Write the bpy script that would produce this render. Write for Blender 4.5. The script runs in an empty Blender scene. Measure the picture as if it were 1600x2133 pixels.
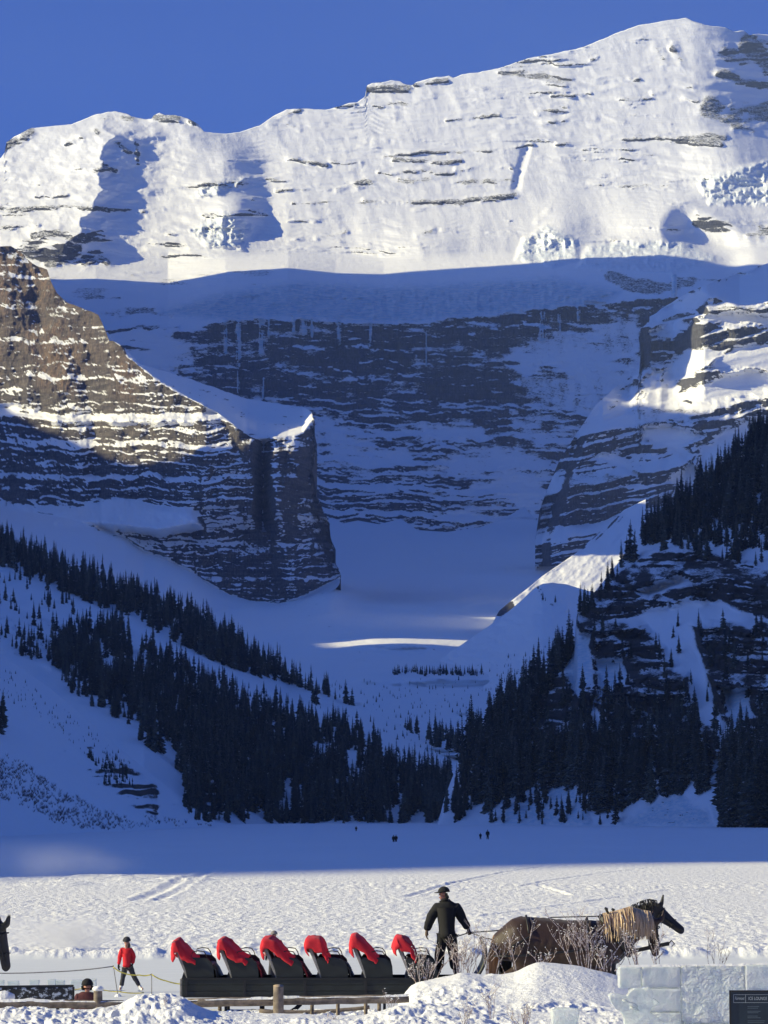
import bpy, bmesh, math, random
import numpy as np
from mathutils import Vector, Matrix, Euler

# ------------------------------------------------------------------ camera, sky, sun, exposure
SC = bpy.context.scene
COL = SC.collection
F, CX, CY, HOR, CAMZ = 6800.0, 800.0, 1066.5, 1690.0, 5.6     # focal length and optical centre in photograph pixels
PITCH = math.atan((HOR - CY) / F)
cam_data = bpy.data.cameras.new('camera')
cam_data.sensor_fit = 'HORIZONTAL'; cam_data.sensor_width = 36.0
cam_data.lens = 36.0 * F / 1600.0
cam_data.clip_start = 1.0; cam_data.clip_end = 60000.0
cam = bpy.data.objects.new('camera', cam_data); COL.objects.link(cam)
cam.location = (0, 0, CAMZ); cam.rotation_euler = (math.pi/2 + PITCH, 0, 0)
SC.camera = cam

SUN_EL, SUN_AZ = math.radians(22.0), math.radians(97.0)        # azimuth counted to the left of the view direction
SUN = np.array([-math.cos(SUN_EL)*math.sin(SUN_AZ), math.cos(SUN_EL)*math.cos(SUN_AZ), math.sin(SUN_EL)])
world = bpy.data.worlds.new('World'); SC.world = world; world.use_nodes = True
wn = world.node_tree
sky = wn.nodes.new('ShaderNodeTexSky'); sky.sky_type = 'NISHITA'; sky.sun_disc = False
sky.sun_elevation = SUN_EL; sky.sun_rotation = -SUN_AZ
sky.altitude = 2000.0; sky.air_density = 0.6; sky.dust_density = 10.0; sky.ozone_density = 8.0
flat = wn.nodes.new('ShaderNodeGamma'); flat.inputs[1].default_value = 0.8     # thin dry mountain air: a deep, even blue
tint = wn.nodes.new('ShaderNodeMix'); tint.data_type = 'RGBA'; tint.blend_type = 'MULTIPLY'
tint.inputs[0].default_value = 1.0; tint.inputs[7].default_value = (0.28, 0.505, 1.05, 1)
wn.links.new(sky.outputs[0], flat.inputs[0]); wn.links.new(flat.outputs[0], tint.inputs[6]); wn.links.new(tint.outputs[2], wn.nodes['Background'].inputs[0])
wn.nodes['Background'].inputs[1].default_value = 0.138
sun_data = bpy.data.lights.new('sun', 'SUN'); sun_data.energy = 4.6; sun_data.angle = math.radians(0.5); sun_data.color = (1.0, 0.90, 0.52)
sun = bpy.data.objects.new('sun', sun_data); COL.objects.link(sun)
sun.rotation_euler = Vector((-SUN[0], -SUN[1], -SUN[2])).to_track_quat('-Z', 'Y').to_euler()
SC.view_settings.view_transform = 'Standard'; SC.view_settings.look = 'None'
SC.view_settings.gamma = 1.0; SC.view_settings.use_curve_mapping = False
SC.view_settings.exposure = 0.56
SC.render.engine = 'CYCLES'
SC.cycles.max_bounces = 8; SC.cycles.diffuse_bounces = 6; SC.cycles.volume_bounces = 1
SC.cycles.use_denoising = True

# ------------------------------------------------------------------ helpers
RND = random.Random(7)
def P(px, py, D):
    """photograph pixel at view distance D (metres along +Y) -> world point"""
    a = (np.asarray(px, float) - CX) / F; b = (CY - np.asarray(py, float)) / F
    cp, sp = math.cos(PITCH), math.sin(PITCH)
    ry = cp - b*sp; rz = sp + b*cp
    D = np.asarray(D, float)
    return np.stack([a*D/ry, D + 0*ry, CAMZ + rz*D/ry], axis=-1)
def PV(px, py, D): return Vector(P(px, py, D).tolist())

_TAB = {}
def _tab(seed):
    if seed not in _TAB: _TAB[seed] = np.random.RandomState(seed*7919 % 100003 + 11).uniform(-1, 1, 65536).astype(np.float32)
    return _TAB[seed]
def vn2(x, y, seed=0):
    x = np.asarray(x, np.float32); y = np.asarray(y, np.float32)
    if x.shape != y.shape: x, y = np.broadcast_arrays(x, y)
    fx0 = np.floor(x); fy0 = np.floor(y); fx = x-fx0; fy = y-fy0
    ix = fx0.astype(np.int32) & 255; iy = fy0.astype(np.int32) & 255
    ix1 = (ix+1) & 255; iy0 = iy << 8; iy1 = ((iy+1) & 255) << 8
    T = _tab(seed)
    ux = fx*fx*(3-2*fx); uy = fy*fy*(3-2*fy)
    a = T.take(iy0+ix); b = T.take(iy0+ix1); c = T.take(iy1+ix); d = T.take(iy1+ix1)
    a = a+(b-a)*ux; c = c+(d-c)*ux
    return a+(c-a)*uy
def fbm(x, y, octv=5, seed=0, gain=0.5, lac=2.03):
    t = 0; amp = 1.0; s = 0.0
    for k in range(octv):
        t = t + amp*vn2(x+17.3*k, y-9.1*k, seed+k*31); s += amp; amp *= gain; x = x*lac; y = y*lac
    return t/s
def ridged(x, y, octv=4, seed=0, gain=0.5):
    t = 0; amp = 1.0; s = 0.0
    for k in range(octv):
        t = t + amp*(1-np.abs(vn2(x+7.7*k, y+3.3*k, seed+k*17))*2); s += amp; amp *= gain; x = x*2.07; y = y*2.07
    return t/s
def sstep(a, b, x):
    t = np.clip((x-a)/(b-a), 0, 1); return t*t*(3-2*t)
def curve(pts, x):
    p = np.array(pts, float); return np.interp(x, p[:, 0], p[:, 1])
def seg_dist(X, Y, pts):
    d = np.full(X.shape, 1e9)
    for (x0, y0), (x1, y1) in zip(pts[:-1], pts[1:]):
        dx, dy = x1-x0, y1-y0; L = dx*dx+dy*dy+1e-9
        t = np.clip(((X-x0)*dx+(Y-y0)*dy)/L, 0, 1)
        d = np.minimum(d, (X-x0-t*dx)**2+(Y-y0-t*dy)**2)
    return np.sqrt(d)
def _near(X, Y, pts, r):
    p = np.array(pts, float); lo = p.min(0)-r; hi = p.max(0)+r
    return np.nonzero((X > lo[0]) & (X < hi[0]) & (Y > lo[1]) & (Y < hi[1]))
def poly(X, Y, pts, soft=6.0):
    """soft inside-mask of a polygon: 0.5 on its outline"""
    out = np.zeros(X.shape); sel = _near(X, Y, pts, soft)
    x = X[sel]; y = Y[sel]; inside = np.zeros(x.shape, bool); n = len(pts)
    for i in range(n):
        x0, y0 = pts[i]; x1, y1 = pts[(i+1) % n]
        c = ((y0 > y) != (y1 > y))
        inside ^= c & (x < (x1-x0)*(y-y0)/((y1-y0) if y1 != y0 else 1e-9)+x0)
    d = seg_dist(x, y, list(pts)+[pts[0]])
    out[sel] = sstep(-soft, soft, np.where(inside, d, -d))
    return out
def stroke(X, Y, pts, w, soft=None):
    soft = soft if soft is not None else w*0.6
    out = np.zeros(X.shape); sel = _near(X, Y, pts, w+soft)
    out[sel] = 1-sstep(max(w-soft, 0), w+soft, seg_dist(X[sel], Y[sel], pts))
    return out
def bump(X, Y, x, y, rx, ry): return np.exp(-((X-x)/rx)**2-((Y-y)/ry)**2)
def terrace(h, period, bench=0.3):
    f = h/period; k = np.floor(f); r = f-k
    return (k+sstep(1-bench, 1, r))*period

def tag(o, label=None, cat=None, group=None, kind=None):
    if label: o['label'] = label
    if cat: o['category'] = cat
    if group: o['group'] = group
    if kind: o['kind'] = kind
    return o
def link(o, parent=None):
    COL.objects.link(o)
    if parent is not None: o.parent = parent
    return o
def empty(name, loc=(0, 0, 0), rz=0.0):
    o = bpy.data.objects.new(name, None); o.location = loc; o.rotation_euler = (0, 0, rz); o.empty_display_size = 0.2
    return link(o)
def mesh_obj(name, verts, faces, mat, parent=None, smooth=False):
    me = bpy.data.meshes.new(name)
    me.from_pydata([tuple(v) for v in verts], [], faces); me.update()
    if smooth: me.polygons.foreach_set('use_smooth', [True]*len(me.polygons))
    if mat is not None: me.materials.append(mat)
    return link(bpy.data.objects.new(name, me), parent)
def bm_obj(name, bm, mat, parent=None, smooth=False):
    me = bpy.data.meshes.new(name); bm.normal_update(); bm.to_mesh(me); bm.free()
    if smooth: me.polygons.foreach_set('use_smooth', [True]*len(me.polygons))
    for m in (mat if isinstance(mat, (list, tuple)) else [mat]): me.materials.append(m)
    return link(bpy.data.objects.new(name, me), parent)

# ------------------------------------------------------------------ materials
class NT:
    def __init__(s, name):
        s.m = bpy.data.materials.new(name); s.m.use_nodes = True; s.t = s.m.node_tree; s.n = s.t.nodes
        s.bsdf = s.n['Principled BSDF']; s.out = s.n['Material Output']
    def new(s, typ, **kw):
        o = s.n.new(typ)
        for k, v in kw.items():
            if k == 'ins':
                for kk, vv in v.items():
                    if hasattr(vv, 'is_output'): s.t.links.new(vv, o.inputs[kk])
                    else: o.inputs[kk].default_value = vv
            else: setattr(o, k, v)
        return o
    def link(s, a, b): s.t.links.new(a, b)
    def coord(s, scale=(1, 1, 1)):
        g = s.new('ShaderNodeTexCoord'); m = s.new('ShaderNodeMapping', ins={0: g.outputs['Object'], 3: scale}); return m.outputs[0]
    def noise(s, scale, vec, detail=5, rough=0.55):
        return s.new('ShaderNodeTexNoise', ins={'Vector': vec, 'Scale': scale, 'Detail': detail, 'Roughness': rough}).outputs[0]
    def attr(s, name): return s.new('ShaderNodeAttribute', attribute_name=name).outputs['Fac']
    def math(s, op, a, b=0.0, c=0.0):
        o = s.new('ShaderNodeMath', operation=op, ins={0: a, 1: b, 2: c}); return o.outputs[0]
    def step(s, a, b, v):
        return s.new('ShaderNodeMapRange', interpolation_type='SMOOTHSTEP', ins={0: v, 1: a, 2: b, 3: 0.0, 4: 1.0}).outputs[0]
    def mix(s, f, a, b, mode='MIX'):
        o = s.new('ShaderNodeMix', data_type='RGBA', blend_type=mode, ins={0: f, 6: a, 7: b}); return o.outputs[2]
    def ramp(s, v, stops):
        r = s.new('ShaderNodeValToRGB', ins={0: v}); e = r.color_ramp.elements
        while len(e) < len(stops): e.new(0.5)
        for i, (p, c) in enumerate(stops): e[i].position = p; e[i].color = (*c, 1)
        return r.outputs[0]
    def bump(s, h, strength=0.5, dist=1.0, prev=None):
        ins = {'Strength': strength, 'Distance': dist, 'Height': h}
        if prev is not None: ins['Normal'] = prev
        return s.new('ShaderNodeBump', ins=ins).outputs[0]
    def done(s, color=None, rough=None, normal=None, **kw):
        for key, v in (('Base Color', color), ('Roughness', rough), ('Normal', normal), *[(k.replace('_', ' '), v) for k, v in kw.items()]):
            if v is None: continue
            if hasattr(v, 'is_output'): s.link(v, s.bsdf.inputs[key])
            else: s.bsdf.inputs[key].default_value = (*v, 1) if isinstance(v, tuple) and len(v) == 3 else v
        return s.m

def simple(name, col, rough=0.7, scale=20.0, var=0.25, bumpd=0.004, **kw):
    n = NT(name); v = n.coord(); a = n.noise(scale, v, 4); b = n.noise(scale*6, v, 3)
    c0 = tuple(c*(1-var) for c in col); c1 = tuple(min(1, c*(1+var)) for c in col)
    colr = n.ramp(a, [(0.3, c0), (0.7, c1)])
    return n.done(colr, rough, n.bump(b, 0.6, bumpd), **kw)

SNOW = (0.80, 0.83, 0.87)
def mountain_mat(name, rock_a, rock_b, warm, s=1.0, snow_rough=0.75, ice=True, fine=0.35, flutes=1.0, ledges=1.0):
    """snow over stratified rock; the per-vertex 'rock', 'ice' and 'warm' values say what the ground is made of"""
    n = NT(name); v = n.coord(); vs = n.coord((1, 1, 5.0)); vv = n.coord((3.5, 3.5, 0.6))
    rk = n.attr('rock')
    n1 = n.noise(0.22*s, vs, 6, 0.62); n2 = n.noise(0.05*s, vs, 4, 0.6)
    f = n.math('ADD', rk, n.math('MULTIPLY', n.math('SUBTRACT', n1, 0.5), fine*3.2))
    f = n.math('ADD', f, n.math('MULTIPLY', n.math('SUBTRACT', n2, 0.5), fine*1.0))
    f = n.step(0.42, 0.58, f)
    strata = n.noise(0.10*s, n.coord((0.15, 0.15, 2.2)), 5, 0.7)
    rock = n.mix(n.step(0.35, 0.65, strata), (*rock_a, 1), (*rock_b, 1))
    rock = n.mix(n.math('MULTIPLY', n.attr('warm'), n.step(0.25, 0.7, n.noise(0.03*s, vv, 4))), rock, (*warm, 1))
    streak = n.noise(0.12*s, vv, 5, 0.65)
    rock = n.mix(n.step(0.35, 0.75, streak), n.mix(0.65, rock, (0.02, 0.02, 0.025, 1)), rock)
    snow = n.mix(n.noise(0.02*s, v, 4), (0.90, 0.895, 0.88, 1), (0.95, 0.94, 0.915, 1))
    if ice:
        icn = n.noise(0.06*s, vs, 6, 0.7)
        snow = n.mix(n.math('MULTIPLY', n.attr('ice'), n.step(0.35, 0.65, icn)), snow, (0.46, 0.66, 0.76, 1))
    col = n.mix(f, snow, rock)
    h = n.math('ADD', n.math('MULTIPLY', n1, n.math('ADD', n.math('MULTIPLY', f, 3.0), 0.15)), n.math('MULTIPLY', streak, n.math('MULTIPLY', f, 4.0)))
    h = n.math('ADD', h, n.math('MULTIPLY', n.noise(0.35*s, n.coord((1.0, 1.0, 0.35)), 5, 0.6), 0.5))
    flute = n.noise(0.085*s, n.coord((1.0, 0.3, 0.16)), 4, 0.6); ledge = n.noise(0.05*s, n.coord((0.22, 0.22, 1.6)), 5, 0.65)
    h = n.math('ADD', h, n.math('ADD', n.math('MULTIPLY', flute, flutes), n.math('MULTIPLY', ledge, ledges)))
    if ice: h = n.math('ADD', h, n.math('MULTIPLY', n.attr('ice'), n.math('MULTIPLY', n.noise(0.07*s, n.coord((1, 1, 2.2)), 6, 0.7), 6.0)))
    nb = n.bump(h, 0.8, 1.6/s)
    return n.done(col, n.mix(f, (snow_rough,)*3+(1,), (0.9,)*3+(1,)), nb, Specular_IOR_Level=0.25)

# ------------------------------------------------------------------ terrain sheets
def set_attr(me, name, arr):
    a = me.attributes.new(name, 'FLOAT', 'POINT'); a.data.foreach_set('value', np.ascontiguousarray(arr, dtype=np.float32).ravel())
class Sheet: pass
def grid_faces(R, C):
    i = np.arange(R*C).reshape(R, C)
    return np.stack([i[:-1, :-1], i[1:, :-1], i[1:, 1:], i[:-1, 1:]], -1).reshape(-1, 4)   # rows run from top to bottom
def np_mesh(name, V, Fq):
    me = bpy.data.meshes.new(name)
    me.vertices.add(len(V)); me.vertices.foreach_set('co', np.ascontiguousarray(V, dtype=np.float32).ravel())
    k = Fq.shape[1]
    me.loops.add(Fq.size); me.loops.foreach_set('vertex_index', np.ascontiguousarray(Fq, dtype=np.int32).ravel())
    me.polygons.add(len(Fq)); me.polygons.foreach_set('loop_start', np.arange(0, Fq.size, k, dtype=np.int32))
    try: me.polygons.foreach_set('loop_total', np.full(len(Fq), k, dtype=np.int32))
    except Exception: pass
    me.polygons.foreach_set('use_smooth', np.ones(len(Fq), dtype=bool))
    me.update(calc_edges=True)
    return me
def vert_normals(V):
    du = np.gradient(V, axis=1); dv = np.gradient(V, axis=0)
    n = np.cross(du, dv); n /= np.linalg.norm(n, axis=-1, keepdims=True)+1e-12
    n[n[..., 1] > 0.0] *= 1
    flip = (n[..., 1] > 0) & (n[..., 2] < 0)
    n[flip] *= -1
    return n
def sheet(name, x0, x1, nx, top, bot, ny, depth_fn, mat, attr_fn, back=((150, -120), (400, -420), (900, -900)), kind='structure', label=None, rowpow=1.0, decay=6, xwarp=None):
    """a hillside surveyed column by column between two outlines; depth_fn gives the distance of every point, attr_fn its ground cover.
    The far side behind the crest is closed with falling rows so that the hill has a body."""
    xs = np.linspace(x0, x1, nx); t = np.linspace(0, 1, ny)**rowpow
    yt = curve(top, xs) if not callable(top) else top(xs)
    yb = curve(bot, xs) if not callable(bot) else bot(xs)
    w = max(3, int(80/(xs[1]-xs[0]))); ker = np.hanning(w+2)[1:-1]; ker /= ker.sum()
    ys_ = np.convolve(np.pad(yt, (w, w), mode='edge'), ker, 'same')[w:-w]           # sudden steps of the crest die out just below it
    X = np.repeat(xs[None], ny, 0); Y = ys_[None] + (yb-ys_)[None]*t[:, None] + (yt-ys_)[None]*((1-t)**decay)[:, None]
    if xwarp: X = X+xwarp(X, Y)
    D = depth_fn(X, Y)
    V = P(X, Y, D)
    N = vert_normals(V)
    A = attr_fn(X, Y, D, V, N)
    rows = [V]; attrs = {k: [v] for k, v in A.items()}
    pre = []
    for dd, dz in back:
        r = V[0].copy(); r[:, 1] += dd; r[:, 0] *= (r[:, 1])/(V[0][:, 1]); r[:, 2] = np.maximum(V[0][:, 2]+dz, -30); pre.insert(0, r)
    if pre:
        V2 = np.concatenate([np.stack(pre), V], 0)
        A = {k: np.concatenate([np.repeat(v[:1], len(pre), 0), v], 0) for k, v in A.items()}
    else: V2 = V
    me = np_mesh(name, V2.reshape(-1, 3), grid_faces(*V2.shape[:2]))
    for k, v in A.items(): set_attr(me, k, v)
    me.materials.append(mat)
    o = link(bpy.data.objects.new(name, me)); tag(o, label, None, None, kind)
    s = Sheet(); s.o, s.X, s.Y, s.D, s.V, s.A, s.N = o, X, Y, D, V, A, N
    return s
# ------------------------------------------------------------------ the mountains
M_far = mountain_mat('far_rock_and_snow', (0.13, 0.135, 0.15), (0.205, 0.208, 0.222), (0.24, 0.20, 0.18), 1.0, flutes=0.55, ledges=1.8, fine=0.48)
M_butt = mountain_mat('buttress_rock_and_snow', (0.15, 0.132, 0.12), (0.29, 0.25, 0.215), (0.46, 0.30, 0.19), 1.7, fine=0.42)
M_near = mountain_mat('near_rock_and_snow', (0.055, 0.052, 0.052), (0.11, 0.10, 0.095), (0.13, 0.105, 0.085), 4.0, fine=0.42)

def smooth_interp(pts, v, width):
    p = np.array(pts, float); g = np.linspace(p[0, 0]-3*width, p[-1, 0]+3*width, 3000)
    sl0 = (p[1, 1]-p[0, 1])/(p[1, 0]-p[0, 0]); sl1 = (p[-1, 1]-p[-2, 1])/(p[-1, 0]-p[-2, 0])
    f = np.interp(g, p[:, 0], p[:, 1]); f = np.where(g < p[0, 0], p[0, 1]+(g-p[0, 0])*sl0, f); f = np.where(g > p[-1, 0], p[-1, 1]+(g-p[-1, 0])*sl1, f)
    k = max(3, int(width/(g[1]-g[0]))); ker = np.hanning(k+2)[1:-1]; ker /= ker.sum()
    fs = np.convolve(np.pad(f, (k, k), mode='edge'), ker, 'same')[k:-k]
    return np.interp(v, g, fs)
def strata_height(X, Y, Dn, seed, dip=0.0):
    wx = (X-CX)/F*Dn; wz = (HOR-Y)/F*Dn
    h = wz + dip*wx + Dn/6200*(20*fbm(wx/(Dn*.035), wz/(Dn*.05), 4, seed) + 6*fbm(wx/(Dn*.006), wz/(Dn*.006), 3, seed+5))
    return wx, wz, h

SKYLINE = [(-160, 400), (-40, 345), (0, 330), (10, 318), (13, 297), (30, 285), (60, 268), (100, 264), (150, 258), (200, 238), (240, 231), (262, 236), (276, 243), (305, 248),
    (316, 247), (320, 240), (332, 234), (345, 240), (366, 240), (392, 247), (412, 257), (425, 273), (445, 276), (470, 278), (500, 275), (540, 262), (570, 242), (598, 227), (640, 226), (680, 228),
    (705, 222), (720, 216), (745, 212), (761, 200), (764, 178), (776, 173), (800, 171), (815, 167), (835, 169), (846, 176), (858, 178), (868, 170), (900, 162), (935, 158), (945, 162), (960, 155), (1000, 150), (1050, 139), (1100, 121),
    (1150, 112), (1200, 102), (1240, 88), (1280, 70), (1330, 53), (1380, 44), (1412, 40), (1430, 37), (1445, 44), (1470, 52), (1510, 57), (1530, 66), (1550, 64), (1562, 74), (1580, 70), (1600, 72), (1660, 100), (1760, 150)]
def main_top(x): return curve(SKYLINE, x) + 1.3*fbm(x/14, x*0+3, 4, 5)
GLED = [(-160, 690), (200, 680), (350, 690), (470, 667), (600, 656), (700, 668), (800, 672), (900, 666), (1000, 656), (1100, 646), (1200, 630), (1300, 622), (1760, 600)]
ICE_STREAKS = [(470, 672, 735, 4), (496, 665, 745, 7), (545, 662, 735, 7), (560, 665, 700, 3), (612, 658, 690, 4), (632, 658, 692, 8), (650, 660, 700, 3), (705, 668, 715, 7), (772, 672, 722, 4),
               (888, 690, 760, 2), (1130, 655, 705, 9), (1165, 655, 690, 4), (1205, 640, 665, 4), (1405, 575, 615, 5), (497, 760, 815, 4), (548, 790, 830, 3)]
ROCKY = [  # bands of bare rock on the sunlit face: points, half thickness, strength
    ([(760, 418), (850, 421), (960, 420), (1075, 404)], 7, 1.0), ([(575, 396), (640, 392), (705, 397)], 4, .7), ([(610, 424), (690, 420), (760, 424)], 4, .7),
    ([(700, 395), (760, 378), (860, 378), (900, 372), (960, 380), (1070, 375)], 10, .75), ([(790, 362), (880, 356), (945, 362)], 6, .8), ([(950, 352), (1060, 345), (1075, 360)], 5, .5),
    ([(780, 300), (830, 290), (850, 283)], 9, .6), ([(800, 325), (880, 318), (960, 318), (1010, 312), (1110, 302)], 4, .65), ([(1130, 255), (1190, 245), (1240, 250)], 8, .45), ([(1120, 235), (1180, 225)], 6, .45),
    ([(1160, 300), (1250, 292), (1360, 287)], 5, .7), ([(1275, 280), (1370, 284)], 8, .55), ([(1420, 290), (1460, 283), (1510, 285)], 8, 1.0), ([(1425, 208), (1490, 210), (1560, 215)], 7, .8),
    ([(1480, 225), (1540, 240), (1600, 235)], 26, 1.5), ([(1560, 90), (1600, 140)], 26, 1.5), ([(1400, 100), (1420, 125)], 9, 1.0), ([(1500, 150), (1600, 180)], 12, 1.0), ([(820, 330), (900, 338), (960, 335)], 5, .9), ([(600, 330), (680, 345)], 5, .8), ([(1150, 200), (1230, 195)], 4, .8), ([(930, 250), (1040, 240)], 4, .7), ([(1500, 300), (1440, 296)], 7, 1.1), ([(1530, 262), (1570, 272)], 10, 1.0), ([(1510, 110), (1560, 130), (1600, 150)], 26, .8), ([(1540, 75), (1600, 85)], 10, .7), ([(1370, 100), (1385, 125)], 12, .6), ([(1405, 95), (1420, 130)], 10, .6),
    ([(1030, 140), (1045, 150), (1130, 150)], 7, .5), ([(1090, 150), (1110, 160), (1135, 152)], 8, .6), ([(1230, 125), (1245, 120)], 4, .7), ([(1310, 160), (1330, 165)], 5, .6), ([(1360, 190), (1380, 190)], 6, .5),
    ([(762, 186), (800, 183), (850, 184)], 9, 1.3), ([(865, 175), (930, 166)], 6, 1.1), ([(700, 222), (740, 216)], 4, .9), ([(575, 240), (625, 230)], 5, .8), ([(560, 262), (600, 258), (625, 270)], 5, .5),
    ([(780, 210), (860, 215), (900, 200)], 8, .45), ([(780, 250), (820, 245)], 9, .4), ([(720, 310), (760, 300)], 10, .35), ([(690, 335), (750, 340)], 7, .45),
    ([(15, 300), (35, 290), (60, 275)], 14, 1.2), ([(205, 245), (240, 240), (275, 250)], 10, 1.0), ([(320, 243), (350, 247), (370, 248)], 9, 1.1), ([(395, 250), (415, 262)], 5, 1.1), ([(150, 265), (170, 290), (140, 300)], 8, .6), ([(200, 270), (215, 290)], 9, .9), ([(245, 300), (270, 315)], 7, .8), ([(285, 300), (287, 340)], 6, .8), ([(155, 350), (200, 350), (235, 352)], 7, .8),
    ([(215, 345), (240, 355)], 6, 1.0), ([(50, 385), (110, 384)], 3, .6), ([(75, 410), (140, 406)], 5, .6), ([(0, 436), (100, 430), (180, 432), (270, 438), (340, 438)], 6, .75), ([(0, 465), (80, 470)], 5, .5),
    ([(70, 490), (120, 485), (150, 500), (210, 490)], 12, 1.0), ([(60, 515), (110, 530), (150, 520)], 20, 1.1), ([(100, 550), (130, 545)], 12, 1.1), ([(175, 550), (200, 530), (225, 545)], 14, 1.0),
    ([(660, 492), (700, 490), (720, 482)], 7, .7), ([(870, 490), (900, 478)], 9, .7), ([(920, 480), (950, 485)], 4, .5), ([(1120, 460), (1145, 440)], 6, .5), ([(1260, 240), (1300, 255)], 5, .4),
    ([(1460, 460), (1540, 470), (1600, 480)], 20, .65), ([(1560, 490), (1600, 500)], 10, .8), ([(1265, 555), (1350, 560), (1450, 570)], 6, .7), ([(1270, 572), (1310, 590), (1370, 597), (1440, 588)], 17, 1.4), ([(1255, 565), (1290, 590)], 8, 1.0),
    ([(1075, 540), (1150, 550)], 4, .6), ([(180, 622), (250, 620)], 4, .8), ([(250, 660), (300, 648), (360, 655)], 6, .9), ([(230, 690), (300, 680), (370, 682)], 5, .7)]
SNOWY = [[(130, 570), (220, 640), (350, 700), (400, 730), (350, 750), (330, 780), (250, 740), (200, 680)], [(1060, 735), (1120, 700), (1200, 690), (1330, 650), (1345, 760), (1310, 850), (1190, 858), (1110, 845), (1075, 800)],
         [(655, 855), (720, 872), (745, 925), (880, 945), (820, 965), (700, 955), (662, 930)], [(870, 985), (960, 935), (1090, 925), (1130, 960), (1060, 985), (960, 990)], [(1080, 860), (1180, 850), (1130, 940), (1080, 920)],
         [(1090, 1075), (1085, 1010), (1110, 960), (1140, 1000), (1125, 1080)], [(690, 930), (760, 985), (740, 1000), (690, 970)], [(870, 900), (960, 880), (1000, 900), (920, 925)], [(980, 1000), (1090, 990), (1080, 1025), (1000, 1020)], [(1140, 800), (1230, 760), (1230, 830), (1160, 850)]]
MASS = [[(560, 655), (840, 668), (1130, 650), (1130, 770), (960, 790), (800, 800), (720, 860), (580, 835), (470, 800), (380, 730), (470, 668)], [(690, 1000), (830, 980), (1050, 1030), (1080, 1070), (980, 1100), (860, 1110), (760, 1090), (700, 1080)],
        [(740, 850), (860, 830), (880, 890), (770, 900)]]
def main_depth(X, Y):
    ge = curve(GLED, X); w = sstep(470, 580, Y)*(1-sstep(760, 980, Y))
    Ys = Y-(ge-665)*w
    D = smooth_interp([(20, 7420), (250, 6985), (400, 6720), (490, 6560), (535, 6470), (556, 6365), (580, 6270), (612, 6140), (645, 6035), (662, 5985), (668, 5976), (850, 5915), (900, 5880), (1000, 5790), (1100, 5690), (1200, 5600)], Ys, 26)
    wx, wz, h = strata_height(X, Y, 6200, 3, 0.05)
    up = 1-sstep(500, 575, Y)
    # ribs, domes and hollows of the upper face
    xr = curve([(230, 232), (330, 215), (430, 190), (560, 110)], Y); dx = X-xr
    dx = dx+26*fbm(X/45, Y/22, 4, 19)
    D -= up*curve([(230, 135), (400, 110), (560, 75)], Y)*np.where(dx < 0, np.exp(np.minimum(dx, 0)/260), np.exp(-np.maximum(dx, 0)/curve([(230, 110), (560, 66)], Y)))*sstep(225, 290, Y)
    xr2 = curve([(230, 395), (300, 420), (420, 430), (520, 420)], Y); dx = X-xr2
    D -= up*38*np.where(dx < 0, np.exp(-(dx/90)**2), np.exp(-(dx/110)**2))
    D += up*16*stroke(X, Y, [(430, 255), (520, 300), (555, 340), (560, 400), (545, 470)], 16, 40)
    D -= up*48*bump(X, Y, 488, 442, 50, 32) + up*16*bump(X, Y, 480, 335, 40, 26) + up*14*bump(X, Y, 450, 385, 40, 20)
    D -= 75*bump(X, Y, 1390, 470, 130, 55) + 45*bump(X, Y, 1170, 480, 70, 50) + 30*bump(X, Y, 1000, 500, 130, 50) + 40*bump(X, Y, 870, 520, 90, 45) + 55*bump(X, Y, 1540, 330, 90, 60)
    D += 70*stroke(X, Y, [(1430, 480), (1500, 520), (1520, 540)], 20, 40)
    D += sstep(1440, 1700, X)*220*(1-sstep(200, 420, Y))
    D -= 26*stroke(X, Y, [(1095, 310), (1080, 350), (1075, 395)], 5, 6) * 0
    D += up*9*stroke(X, Y, [(1097, 308), (1090, 335), (1080, 365), (1074, 400)], 6, 8)
    D -= up*7*ridged(wx/190, wz/500, 3, 11)
    D -= up*3*ridged(wx/70+wz/160, wz/150, 4, 12) + up*3.5*fbm(wx/70, wz/60, 5, 13)
    D -= up*1.0*fbm(wx/14+wz/50, wz/40, 3, 15)
    lg = fbm(wx/200, wz/60, 3, 16); D += up*np.clip(0.25+0.9*lg, 0, .8)*0.8*(terrace(h, 22, .5)-h) + up*np.clip(0.2+0.9*fbm(wx/120, wz/50, 3, 17), 0, .7)*0.7*(terrace(h, 8, .55)-h)
    m = np.zeros_like(D); g = 0.5+0.9*fbm(wx/38, wz/26, 4, 21)
    Yj = Y+4*fbm(X/22, Y/40, 3, 9)
    for pts, t, a in ROCKY: m = np.maximum(m, stroke(X, Yj, pts, t*0.8, t*0.8)*a)
    m_up = m*np.clip(g+0.30, 0.0, 1.4) + 0.62*sstep(0.10, 0.50, fbm(wx/80, wz/11, 5, 33))*sstep(-.35, .25, fbm(wx/260, wz/120, 2, 34)) + 0.06
    low = sstep(9, -9, ge-Y+9*fbm(X/30, Y/30, 4, 2)) * sstep(340, 430, X+0.6*(Y-690)+70*fbm(X/60, Y/14, 4, 43))
    m_low = np.full_like(D, 0.92) + 0.55*fbm(wx/110, wz/45, 5, 41)
    for p in MASS: m_low = m_low + (0.93+0.45*fbm(wx/60, wz/14, 4, 42)-m_low)*poly(X, Y, p, 14)
    jx = X+34*fbm(X/40, Y/18, 5, 51); jy = Y+16*fbm(X/30, Y/18, 5, 52)
    for p in SNOWY: m_low = m_low + (0.30-m_low)*poly(jx, jy, p, 22)
    M = np.maximum(np.minimum(m_up, 1.3), low*m_low)
    main_depth.low = low; main_depth.M = M
    k = np.clip(np.abs(np.gradient(D, axis=0))/(np.abs(np.gradient(Y, axis=0))*0.88+1e-6), 0.5, 1.8)
    mm = np.clip(M, 0, 1)
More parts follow.
